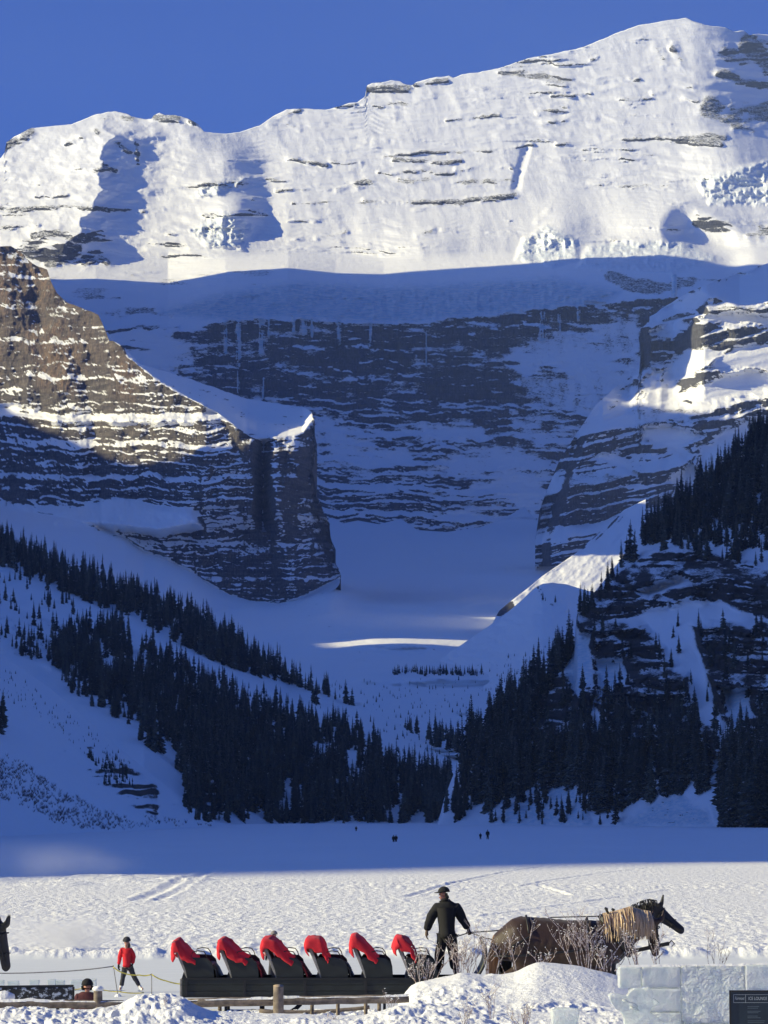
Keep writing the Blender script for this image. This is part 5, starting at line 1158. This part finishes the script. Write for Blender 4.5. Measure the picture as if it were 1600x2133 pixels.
    if harness:
        h = empty('harness'); h.parent = root; 
        def ring(name, c, n, ra, rb, th, a0=0, a1=6.2832):
            n = Vector(n).normalized(); u = n.cross(Vector((0, 1, 0))).normalized(); bm = bmesh.new()
            pts = [tuple(Vector(c)+Vector((0, 1, 0))*ra*math.cos(a0+(a1-a0)*i/28)+u*rb*math.sin(a0+(a1-a0)*i/28)) for i in range(29)]
            tube(bm, pts, th, th, 6, False); return bm_obj(name, bm, S_BLACK, h)
        ring('collar', Vector(nb)+Vector((-.04, 0, -.04)), (.75, 0, .55), .28, .38, .055)
        ring('girth_strap', (.34, 0, 1.17), (1, 0, 0), .395, .425, .018); ring('hip_strap', (-.62, 0, 1.24), (1, 0, .1), .375, .395, .016, .3, 2.85)
        for y in (-.1, .1):
            bm = bmesh.new(); c = Vector(nb)+Vector((-.14, y, .28)); tube(bm, [tuple(c), tuple(c+Vector((-.04, y*.4, .12)))], .022, .014, 6); bmesh.ops.create_icosphere(bm, subdivisions=1, radius=.026, matrix=Matrix.Translation(c+Vector((-.04, y*.4, .12)))); bm_obj('hame_tip', bm, S_BLACK, h)
        for y in (-1, 1):
            bm = bmesh.new(); tube(bm, [(.55, .38*y, 1.15), (.2, .42*y, 1.08), (-.4, .41*y, 1.02), (-1.0, .34*y, .98), (-1.2, .2*y, .98)], .02, .02, 5); tube(bm, [(-.62, .375*y, 1.30), (-.9, .35*y, 1.15), (-1.0, .34*y, .99)], .014, .014, 5); bm_obj('trace', bm, S_BLACK, h)
        bm = bmesh.new(); m = Vector(fh)+d*.30; q = sd
        for c, rr in ((Vector(fh)+d*.30, .088), (Vector(fh)+d*.02, .125)):
            w = d.cross(q).normalized(); tube(bm, [tuple(c+q*rr*math.cos(a)+w*rr*1.05*math.sin(a)) for a in np.linspace(0, 6.2832, 17)], .011, .011, 5, False)
        for s in (-1, 1): tube(bm, [tuple(Vector(po)+q*.11*s), tuple(Vector(fh)+d*.15+q*.105*s), tuple(m+q*.092*s), tuple(Vector(mz)-d*.03+q*.075*s)], .011, .011, 5)
        bm_obj('bridle', bm, S_BLACK, h)
    root.scale = (scale,)*3
    tag(root, label, 'horse'); return root
ZG = 1.56
horse(1180, 65.45, ZG, 1.21, BAY, 'bay draft horse with long blond mane hitched nearest the camera', ((.84, 0, 1.34), (1.10, .02, 1.46), (1.34, .10, 1.50), (1.42, .16, 1.44), (1.46, .22, 1.22), (1.48, .26, 1.02)), BLOND, TAILC, hind=1.0, blonde=True, seed=5)
horse(1196, 66.75, ZG, 1.14, BLK, 'black draft horse hitched on the far side of the bay', ((.88, 0, 1.40), (1.16, 0, 1.60), (1.42, 0, 1.77), (1.52, -.02, 1.74), (1.72, -.04, 1.58), (1.90, -.05, 1.44)), BLKHAIR, BLKHAIR, hind=-.6, seed=6)
horse(-214, 62.0, 1.62, 1.34, BLK, 'black horse of which only the lowered head shows at the picture edge', ((.88, 0, 1.26), (1.14, 0, 1.34), (1.36, 0, 1.34), (1.43, -.02, 1.26), (1.50, -.02, 1.00), (1.53, -.02, .80)), BLKHAIR, BLKHAIR, hind=.3, seed=7)
def reins():
    bm = bmesh.new(); h = REIN_HAND
    a = PV(1075, 1934, 65.9); b = PV(1150, 1911, 65.7); c = PV(1272, 1908, 65.3)
    tube(bm, [tuple(h), tuple(h.lerp(a, .5)+Vector((0, 0, -.012))), tuple(a), tuple(b), tuple(c)], .012, .012, 5); r = empty('reins', h); 
    bm2 = bmesh.new(); a2 = PV(1048, 1962, 65.2); b2 = PV(1092, 1972, 64.95)
    tube(bm2, [tuple(h), tuple(h.lerp(a2, .5)+Vector((0, 0, -.02))), tuple(a2), tuple(b2)], .012, .012, 5)
    bm3 = bmesh.new(); tube(bm3, [tuple(h), tuple(PV(955, 1950, 65.6)), tuple(PV(940, 1958, 65.6))], .012, .010, 5)
    for b_ in (bm, bm2, bm3):
        bmesh.ops.translate(b_, vec=-h, verts=b_.verts[:]); bm_obj('rein', b_, S_BLACK, r)
    tag(r, 'dark leather reins stretched from the driver to the horses', 'reins')
reins()
# ------------------------------------------------------------------ frosted willow shrubs
def twig_mat():
    n = NT('frosted_twig'); v = n.coord(); a = n.noise(18, v, 4, .7)
    return n.done(n.mix(n.step(.40, .58, a), (0.20, 0.12, 0.09, 1), (0.70, 0.62, 0.58, 1)), .8, n.bump(a, .5, .004))
TWIG = twig_mat()
def shrub(px, py, D, h, spread, stems, label, seed, tufts=40, thick=.010, lean=0.0):
    r = random.Random(seed); root = empty('willow_shrub', PV(px, py, D)); bm = bmesh.new(); tips = []
    def grow(p, d, ln, rad, depth):
        n = 4; pts = [p]; q = p.copy(); dd = d.copy()
        for i in range(n):
            dd = (dd+Vector((r.uniform(-.16, .16), r.uniform(-.16, .16), r.uniform(-.05, .14)))).normalized(); q = q+dd*ln/n; pts.append(q.copy())
        tube(bm, [tuple(x) for x in pts], rad, rad*.6, 4, False); tips.append(q)
        if depth > 0:
            for k in range(r.choice((2, 2, 3, 3))):
                t = r.uniform(.3, .98); j = min(int(t*n), n-1); s = pts[j].lerp(pts[j+1], t*n-j)
                a = r.uniform(0, 6.28); side = Vector((math.cos(a), math.sin(a)*.7, r.uniform(.1, .9)))
                grow(s, (dd*.7+side*.75).normalized(), ln*r.uniform(.35, .62), rad*.62, depth-1)
    for i in range(stems):
        a = r.uniform(0, 6.28); b = Vector((math.cos(a)*spread*.35*r.random(), math.sin(a)*.12, -.08))
        d = Vector((b.x*1.6/max(spread, .1)*spread*1.2/h+r.uniform(-.35, .35)*spread/h+lean, r.uniform(-.2, .2), 1)).normalized()
        grow(b, d, h*r.uniform(.55, .95), thick, 3 if stems > 7 else 2)
    bm_obj('stems', bm, TWIG, root)
    tb = bmesh.new()
    for k in range(tufts):
        q = r.choice(tips); s = r.uniform(.005, .014)
        bmesh.ops.create_icosphere(tb, subdivisions=1, radius=s, matrix=Matrix.Translation(q+Vector((0, 0, s*.3))) @ Matrix.Rotation(r.uniform(0, 3), 4, 'Z') @ Matrix.Diagonal((r.uniform(.8, 1.9), 1, .7, 1)))
    o = bm_obj('snow_tufts', tb, BANK, root, True)
    tag(root, label, 'shrub', 'frosted bare shrubs on the snow bank')
shrub(885, 2046, 60.5, .62, .75, 11, 'bare frosted shrub against the sleigh front, left of the driver', 1, 90)
shrub(960, 2034, 60.5, .78, .55, 13, 'dense tangled frosted shrub in front of the driver legs', 2, 110)
shrub(1015, 2034, 61.5, 1.05, .55, 6, 'tall thin bare shrub between the driver and the horse tail', 3, 40, .008)
shrub(1075, 2024, 61.0, .95, .6, 5, 'sparse leaning bare shrub at the horse tail', 4, 40, .008, -.25)
shrub(1135, 2016, 60.5, .42, .6, 5, 'low snow tipped sprig below the bay horse belly', 5, 60, .010, .15)
shrub(1222, 2014, 60.5, 1.0, .75, 14, 'large frosted shrub fanning out before the bay horse flank', 6, 150)
shrub(1262, 2014, 60.3, .5, .6, 8, 'low bushy frosted shrub under the bay horse chest', 7, 90)
shrub(1330, 2012, 60.0, .68, .5, 6, 'snow tufted shrub before the horses forelegs', 8, 90)
shrub(1372, 2010, 60.0, .55, .35, 4, 'slim snow tufted shrub at the tip of the tongue pole', 9, 50)
shrub(1488, 2012, 66.0, .75, .8, 6, 'pale thin shrub above the ice wall, right of the horses', 10, 40, .007)
shrub(1025, 2112, 52.0, .5, .12, 4, 'single upright frosty stalk on the bank face', 11, 60, .007)
shrub(1092, 2128, 51.2, .33, .55, 14, 'low tangled frosty brush at the bottom of the bank', 12, 120, .006)
shrub(970, 2130, 51.0, .38, .3, 6, 'small frosty sprig at the bottom of the bank below the sleigh front', 13, 50, .006)
shrub(690, 2126, 53.0, .22, .3, 4, 'tiny twigs in the snow below the long rail', 14, 14, .006)
shrub(340, 2098, 53.0, .22, .4, 5, 'few bare twigs sticking out of the heap beside the sleigh tail', 15, 10, .006)
shrub(818, 2090, 54.5, .25, .4, 5, 'thin twig lying by the end of the long rail', 16, 10, .006)
# ------------------------------------------------------------------ brush low on the avalanche slope
def brush():
    r = random.Random(3); verts = []; faces = []; xs = fan.X[0]
    n = 9000; px = -160+NPR.uniform(0, 1, n)*680; py = 1540+NPR.uniform(0, 1, n)*190
    m = poly(px, py, [(-160, 1500), (0, 1565), (60, 1600), (120, 1640), (210, 1690), (330, 1722), (250, 1728), (150, 1728), (60, 1690), (-160, 1600)], 10)
    m = np.maximum(m, 0.8*poly(px, py, [(300, 1700), (430, 1718), (500, 1722), (440, 1724), (320, 1722)], 5))
    keep = m*(0.55+fbm(px/28, py/14, 4, 5)) > NPR.uniform(.15, .7, n); px, py = px[keep], py[keep]
    c = np.clip(np.round((px-xs[0])/(xs[1]-xs[0])).astype(int), 0, len(xs)-1); yt, yb = fan.Y[0, c], fan.Y[-1, c]; ok = (py > yt) & (py < yb)
    k = np.clip(((py-yt)/(yb-yt)*(fan.Y.shape[0]-1)).astype(int), 0, fan.Y.shape[0]-1)
    for q in np.nonzero(ok)[0]:
        p = Vector(fan.V[k[q], c[q]].tolist()); h = r.uniform(.5, 1.5)
        for j in range(5):
            a = r.uniform(0, 6.28); t = p+Vector((math.cos(a)*h*.5, math.sin(a)*h*.4, h*r.uniform(.5, 1))); s = Vector((.05, 0, 0)); i = len(verts)
            verts += [tuple(p-s), tuple(p+s), tuple(t)]; faces.append((i, i+1, i+2))
    tag(mesh_obj('brush', verts, faces, simple('willow_brush', (0.10, 0.065, 0.06), .9, 3, .4)), 'low reddish brush over the foot of the avalanche slope', 'brush', None, 'stuff')
brush()
# ------------------------------------------------------------------ ice wall, carving, sign
def ice_mat():
    n = NT('carved_ice'); v = n.coord(); a = n.noise(5, v, 5, .6); b = n.new('ShaderNodeTexVoronoi', ins={'Vector': n.mix(.35, n.coord((1, 1, 1.8)), n.new('ShaderNodeTexNoise', ins={'Vector': n.coord(), 'Scale': 6.0}).outputs[1]), 'Scale': 11.0}).outputs[0]; c = n.noise(40, v, 3)
    col = n.mix(n.step(.3, .7, a), (0.84, 0.92, 0.90, 1), (0.97, 0.985, 0.97, 1))
    cv = n.attr('carved')
    h = n.math('ADD', n.math('MULTIPLY', b, n.math('MULTIPLY', cv, 0.7)), n.math('ADD', n.math('MULTIPLY', a, .5), n.math('MULTIPLY', c, .12)))
    m = n.done(col, .42, n.bump(h, .8, .05), Transmission_Weight=.55, IOR=1.31, Subsurface_Weight=.3)
    n.bsdf.inputs['Subsurface Radius'].default_value = (.12, .13, .13); n.bsdf.inputs['Subsurface Scale'].default_value = .6
    return m
ICE_MAT = ice_mat()
def carve_attr(o, v): a = o.data.attributes.new('carved', 'FLOAT', 'POINT'); a.data.foreach_set('value', [v]*len(o.data.vertices))
def ice_wall():
    D = 50.0; root = empty('ice_wall', PV(1450, 2133, D)); b = root.location
    blocks = [(1288, 2014, 1334, 2058, 0), (1336, 2013, 1416, 2056, 0), (1310, 2058.5, 1417, 2106, .25), (1418.5, 2011, 1549, 2130, 1), (1551, 2009, 1640, 2062, .2), (1642, 2008, 1760, 2062, .3), (1551, 2064, 1660, 2150, .5), (1662, 2064, 1760, 2150, .5), (1418.5, 2131.5, 1549, 2190, .6), (1340, 2108, 1417, 2190, .8)]
    for i, (x0, y0, x1, y1, cv) in enumerate(blocks):
        A = PV(x0, y1, D)-b; B = PV(x1, y0, D)-b; bm = bmesh.new()
        off = RND.uniform(-.02, .02)
        box(bm, A.x, B.x, -.16+off, .18+off, A.z, B.z, .022, seg=2)
        bmesh.ops.subdivide_edges(bm, edges=[e for e in bm.edges if e.calc_length() > .12], cuts=9, use_grid_fill=True)
        co = np.array([v.co[:] for v in bm.verts]); f_ = fbm(co[:, 0]*7+i*3, co[:, 2]*7+co[:, 1]*3, 3, 40); g_ = ridged(co[:, 0]*9, co[:, 2]*17, 3, 41)
        for v, f, f2 in zip(bm.verts, f_, g_): v.co.y += .014*float(f) - (.035*cv*float(f2) if v.co.y < 0 else 0); v.co.z += .008*float(f)
        o = bm_obj('ice_block', bm, ICE_MAT, root, True); carve_attr(o, cv)
    bm = bmesh.new(); n = 90; prev = None                      # frost and snow along the top edge
    for i in range(n+1):
        t = i/n; p = PV(1290+470*t, 2013-5*t, D)-b; hh = .018*(1+.8*float(fbm(np.array([i*.4]), np.array([0.]), 3, 3)[0]))
        ring = [bm.verts.new(p+Vector((0, y, z))) for y, z in ((-.15, -.01), (-.10, hh), (.1, hh), (.17, -.01))]
        if prev:
            for k in range(3): bm.faces.new((prev[k], prev[k+1], ring[k+1], ring[k]))
        prev = ring
    bm_obj('frost_cap', bm, BANK, root, True)
    tag(root, 'wall of clear carved ice blocks beside the dark menu sign', 'ice wall')
    # carving in front of it
    D2 = 48.6; c = empty('ice_carving', PV(1335, 2140, D2)); b2 = c.location
    outl = [(1266, 2073), (1274, 2068), (1290, 2071), (1306, 2074), (1312, 2064), (1320, 2058), (1336, 2058), (1352, 2056), (1358, 2063), (1358, 2079), (1368, 2083), (1374, 2089), (1366, 2095), (1357, 2097), (1352, 2108), (1366, 2116), (1382, 2130), (1390, 2150), (1300, 2150), (1299, 2122), (1294, 2110), (1281, 2101), (1272, 2086)]
    bm = bmesh.new(); q = [PV(x, y, D2)-b2 for x, y in outl]
    prism(bm, [(v.x, v.z) for v in q], -.13, .13)
    bmesh.ops.bevel(bm, geom=bm.edges[:], offset=.014, segments=2, affect='EDGES', profile=.55)
    bmesh.ops.triangulate(bm, faces=bm.faces[:]); bmesh.ops.subdivide_edges(bm, edges=[e for e in bm.edges if e.calc_length() > .06], cuts=2)
    co = np.array([v.co[:] for v in bm.verts]); f_ = fbm(co[:, 0]*9, co[:, 2]*9+co[:, 1]*4, 3, 44)
    for v, f in zip(bm.verts, f_): v.co.y += .03*float(f); v.co.x += .012*float(f)
    o = bm_obj('carved_body', bm, ICE_MAT, c, True); carve_attr(o, .3)
    bm = bmesh.new(); q1 = PV(1318, 2092, D2)-b2
    for dx, dz, rx, rz in ((0, 0, .075, .03), (.02, -.06, .08, .022), (-.12, .06, .05, .02)):
        bmesh.ops.create_icosphere(bm, subdivisions=2, radius=1, matrix=Matrix.Translation((q1.x+dx, -.125, q1.z+dz)) @ Matrix.Rotation(.4, 4, 'Y') @ Matrix.Diagonal((rx, .035, rz, 1)))
    o = bm_obj('carved_relief', bm, ICE_MAT, c, True); carve_attr(o, 0)
    tag(c, 'rough carved ice figure with a beak like tip at the end of the ice wall', 'ice carving')
    bm = bmesh.new(); q = PV(1178, 2118, 50.3)
    box(bm, -.22, .2, -.15, .15, -.16, .12, .03); bmesh.ops.subdivide_edges(bm, edges=bm.edges[:], cuts=2, use_grid_fill=True)
    for v in bm.verts: v.co += Vector((.03, .02, .03))*float(fbm(np.array([v.co.x*8]), np.array([v.co.z*8+v.co.y*5]), 2, 6)[0])
    o = bm_obj('ice_chunk', bm, ICE_MAT, None, True); o.location = q; carve_attr(o, .2); tag(o, 'pale ice chunk lying in the snow left of the ice carving', 'ice chunk')
ice_wall()
NAVY = simple('dark_navy_panel', (0.010, 0.022, 0.034), .4, 6, .25, .001); PALE = simple('pale_print', (0.42, 0.46, 0.47), .6, 40, .1, .0005); FAINT = simple('faint_print', (0.10, 0.13, 0.15), .6, 40, .1, .0005)
def sign():
    D = 46.0; s = D/F; root = empty('menu_sign', PV(1571, 2160, D)); b = root.location
    X = lambda px: float(P(px, 2100, D)[0])-b.x
    Z = lambda py: float(P(1560, py, D)[2])-b.z
    bm = bmesh.new(); box(bm, X(1521), X(1640), -.012, .02, Z(2190), Z(2065), .004); bm_obj('panel', bm, NAVY, root)
    bm = bmesh.new(); box(bm, X(1519.5), X(1523), -.026, .03, Z(2190), Z(2063), .003); box(bm, X(1523.2), X(1640), -.026, .03, Z(2066.5), Z(2063), .003); bm_obj('frame', bm, S_BLACK, root)
    bm = bmesh.new(); y0, y1 = -.0165, -.0125
    for a, c, d, e in ((1528, 2072.2, 1632, 2071.6), (1528, 2088.8, 1632, 2088.2), (1528, 2088.2, 1528.6, 2072.2), (1553, 2088.2, 1553.6, 2072.2), (1632, 2088.8, 1632.6, 2071.6)): box(bm, X(a), X(d), y0, y1, Z(c), Z(e))
    bm_obj('border_lines', bm, PALE, root)
    def text(body, px, py, size, mat, name, shear=0.0, width=None):
        cu = bpy.data.curves.new(name, 'FONT'); cu.body = body; cu.size = size; cu.shear = shear; cu.extrude = .0008; cu.space_character = 1.05; cu.align_x = 'LEFT'
        o = bpy.data.objects.new(name, cu); COL.objects.link(o); dg = bpy.context.evaluated_depsgraph_get(); dg.update()
        me = bpy.data.meshes.new_from_object(o.evaluated_get(dg)); bpy.data.objects.remove(o); me.materials.clear(); me.materials.append(mat)
        t = link(bpy.data.objects.new(name, me), root); t.rotation_euler = (math.pi/2, 0, 0); t.location = (X(px), -.014, Z(py))
        if width:
            w = max(v.co.x for v in me.vertices)-min(v.co.x for v in me.vertices); t.scale = (width*s/w, 1, 1)
        return t
    text('Fairmont', 1530.5, 2082.5, .062, PALE, 'logo_lettering', .35, 20)
    text('ICE LOUNGE', 1559, 2083, .062, PALE, 'heading_lettering', 0, 38)
    bm = bmesh.new(); rr = random.Random(4)
    for i, py in enumerate((2096, 2099.5, 2106, 2109, 2116, 2119.5, 2126, 2129.5, 2137, 2140)): box(bm, X(1557), X(1557+rr.uniform(20, 38)), y0+.001, y1, Z(py+1.1), Z(py))
    bm_obj('menu_lines', bm, FAINT, root)
    bm = bmesh.new(); 
    for px in (1535, 1622): tube(bm, [(X(px), .04, Z(2300)), (X(px), .04, Z(2075))], .018, .018, 8)
    bm_obj('stand', bm, S_BLACK, root)
    tag(root, 'dark navy menu sign with pale lettering in front of the ice wall', 'sign')
sign()
# ------------------------------------------------------------------ board, cubes, ropes on the rink
def frosted_board_mat():
    n = NT('frosted_black_board'); a = n.noise(7, n.coord((1, 1, 1.4)), 5, .7)
    return n.done(n.mix(n.step(.53, .60, a), (0.010, 0.012, 0.016, 1), (0.45, 0.5, 0.58, 1)), .6, n.bump(a, .4, .01))
def board():
    D = 57.5; root = empty('notice_board', PV(75, 2105, D)); b = root.location; q = lambda x, y: PV(x, y, D)-b
    M = frosted_board_mat(); bm = bmesh.new(); A, B = q(-130, 2092), q(151, 2059); 
    box(bm, A.x, B.x, -.02, .02, A.z, B.z, .006)
    for v in bm.verts: v.co.z += (v.co.x-A.x)*.012
    bm_obj('panel', bm, M, root)
    bm = bmesh.new(); box(bm, A.x, B.x+.02, -.03, .03, B.z+.001, B.z+.035, .008); box(bm, B.x+.001, B.x+.035, -.03, .03, A.z, B.z, .008); 
    for v in bm.verts: v.co.z += (v.co.x-A.x)*.012
    bm_obj('frame', bm, S_BLACK, root)
    bm = bmesh.new()
    for px in (20, 120): p = q(px, 2060); tube(bm, [(p.x, .05, -.2), (p.x, .05, p.z)], .03, .03, 6)
    bm_obj('leg', bm, S_BLACK, root); tag(root, 'long black board crusted with frost behind the log rail', 'board')
    bm = bmesh.new(); bmesh.ops.create_icosphere(bm, subdivisions=2, radius=.13, matrix=Matrix.Diagonal((1.5, .8, 1, 1)))
    for v in bm.verts: v.co *= 1+.25*float(fbm(np.array([v.co.x*8]), np.array([v.co.z*8]), 2, 3)[0])
    o = bm_obj('snow_lump', bm, BANK, None, True); o.location = PV(10, 2078, 56.9); tag(o, 'snow lump frozen on the front of the black board', 'snow')
board()
for k, (x0, x1, y0) in enumerate(((-14, 9, 2042), (15, 40, 2043), (61, 82, 2041), (99, 116, 2040), (112, 135, 2042), (147, 171, 2041), (181, 201, 2039))):
    D = CAMZ*F/(2059-HOR)+(.35 if k == 4 else 0); A = PV(x0, 2059, D); B = PV(x1, y0, D); bm = bmesh.new()
    box(bm, -(B.x-A.x)/2, (B.x-A.x)/2, -.13, .13, 0, B.z-.0, .02); o = bm_obj('ice_cube', bm, ICE_MAT, None, False); carve_attr(o, 0.0); o.location = ((A.x+B.x)/2, D, 0)
    tag(o, ['clear ice block at the picture edge, first of the row on the rink', 'clear ice block on the rink, second of the row from the picture edge', 'clear ice block standing alone in the middle of the rink row', 'narrow ice block half behind its neighbour in the rink row', 'ice block overlapping the narrow one in the rink row', 'clear ice block on the rink, second from the hooded person', 'clear ice block on the rink just behind the hooded person'][k], 'ice block', 'ice blocks in a row on the rink')
YEL = simple('yellow_tape', (0.62, 0.52, 0.10), .6, 4, .5)
def ropes():
    D = 100.0
    def line(name, pts, r, mat, label, cat):
        b = PV(*pts[0], D); bm = bmesh.new(); q = []
        for (x0, y0), (x1, y1) in zip(pts[:-1], pts[1:]):
            for t in np.linspace(0, 1, 7)[:-1]: q.append(tuple(PV(x0+(x1-x0)*t, y0+(y1-y0)*t+4*t*(1-t)*2.0, D)-b))
        q.append(tuple(PV(*pts[-1], D)-b)); tube(bm, q, r, r, 5); o = bm_obj(name, bm, mat, None, True); o.location = b; tag(o, label, cat)
    line('rope', [(-60, 2026), (100, 2025), (236, 2013)], .018, S_GREY, 'grey barrier rope rising to the stake behind the skater', 'rope')
    line('barrier_tape', [(236, 2014), (258, 2027), (290, 2031), (315, 2030)], .02, YEL, 'yellow barrier tape crossing in front of the skater legs', 'tape')
    line('barrier_tape', [(316, 2030), (345, 2043), (386, 2050)], .02, YEL, 'yellow barrier tape sagging toward the sleigh tail', 'tape')
    line('barrier_tape', [(150, 2060), (172, 2058), (200, 2058), (250, 2066), (300, 2068)], .016, YEL, 'low yellow tape running behind the hooded person', 'tape')
    for x0, y0, x1, y1, lab in ((246, 2058, 236, 2011, 'thin leaning barrier stake beside the skater'), (316, 2062, 316, 2028, 'thin upright barrier stake between skater and sleigh')):
        Dz = D; base = PV(x0, y0, Dz); base.z = 0.0; bm = bmesh.new(); top = PV(x1, y1, Dz)-base; tube(bm, [(0, 0, 0), tuple(top)], .016, .013, 6); bm2 = None
        e = empty('barrier_stake', base); bm_obj('pole', bm, S_GREY, e); bm = bmesh.new(); bmesh.ops.create_cone(bm, cap_ends=True, segments=10, radius1=.12, radius2=.05, depth=.08, matrix=Matrix.Translation((0, 0, .04))); bm_obj('foot', bm, BANK, e); tag(e, lab, 'stake')
ropes()
# blowing snow behind the rink
def spray(px, D, sx, sy, sz, dens, freq, label):
    bm = bmesh.new(); bmesh.ops.create_icosphere(bm, subdivisions=4, radius=1)
    for v in bm.verts: v.co = Vector((v.co.x*sx, v.co.y*sy, (v.co.z+0.8)*sz))
    n = NT('snow_spray'); n.n.remove(n.bsdf); v = n.coord((.35, .5, .7)); a = n.noise(freq, v, 5, .6)
    g = n.new('ShaderNodeTexCoord'); ln = n.new('ShaderNodeVectorMath', operation='LENGTH', ins={0: n.new('ShaderNodeMapping', ins={0: g.outputs['Object'], 1: (0, 0, -.57), 3: (1/sx, 1/sy, 1/(sz*1.05))}).outputs[0]}).outputs['Value']
    d = n.math('MULTIPLY', n.math('MULTIPLY', n.step(.40, .72, a), n.math('SUBTRACT', 1.0, n.step(.1, .95, ln))), dens)
    vol = n.new('ShaderNodeVolumePrincipled', ins={'Color': (.95, .96, 1, 1), 'Density': d, 'Anisotropy': .2}); n.link(vol.outputs[0], n.out.inputs['Volume'])
    o = bm_obj('snow_spray', bm, n.m); o.location = (float(P(px, 1960, D)[0]), D, 0.15); tag(o, label, 'snow', None, 'stuff')
spray(120, 131, 3.6, 3.0, 1.05, 1.5, 1.6, 'cloud of blowing snow behind the rink')
spray(60, 268, 11, 14, 2.2, 0.09, .5, 'thin drifting snow along the shadow edge on the lake')
# ------------------------------------------------------------------ the air
def haze(density=0.000024):
    bm = bmesh.new(); bmesh.ops.create_cube(bm, size=1)
    for v in bm.verts: v.co = Vector((v.co.x*9000, 3900+v.co.y*9000, 985+v.co.z*1980))
    n = NT('air'); n.n.remove(n.bsdf)
    vol = n.new('ShaderNodeVolumePrincipled', ins={'Color': (0.54, 0.72, 1.0, 1), 'Density': density, 'Anisotropy': 0.1})
    n.link(vol.outputs[0], n.out.inputs['Volume'])
    o = bm_obj('haze', bm, n.m); tag(o, 'thin blue air over the whole valley', 'haze', None, 'stuff')
haze()
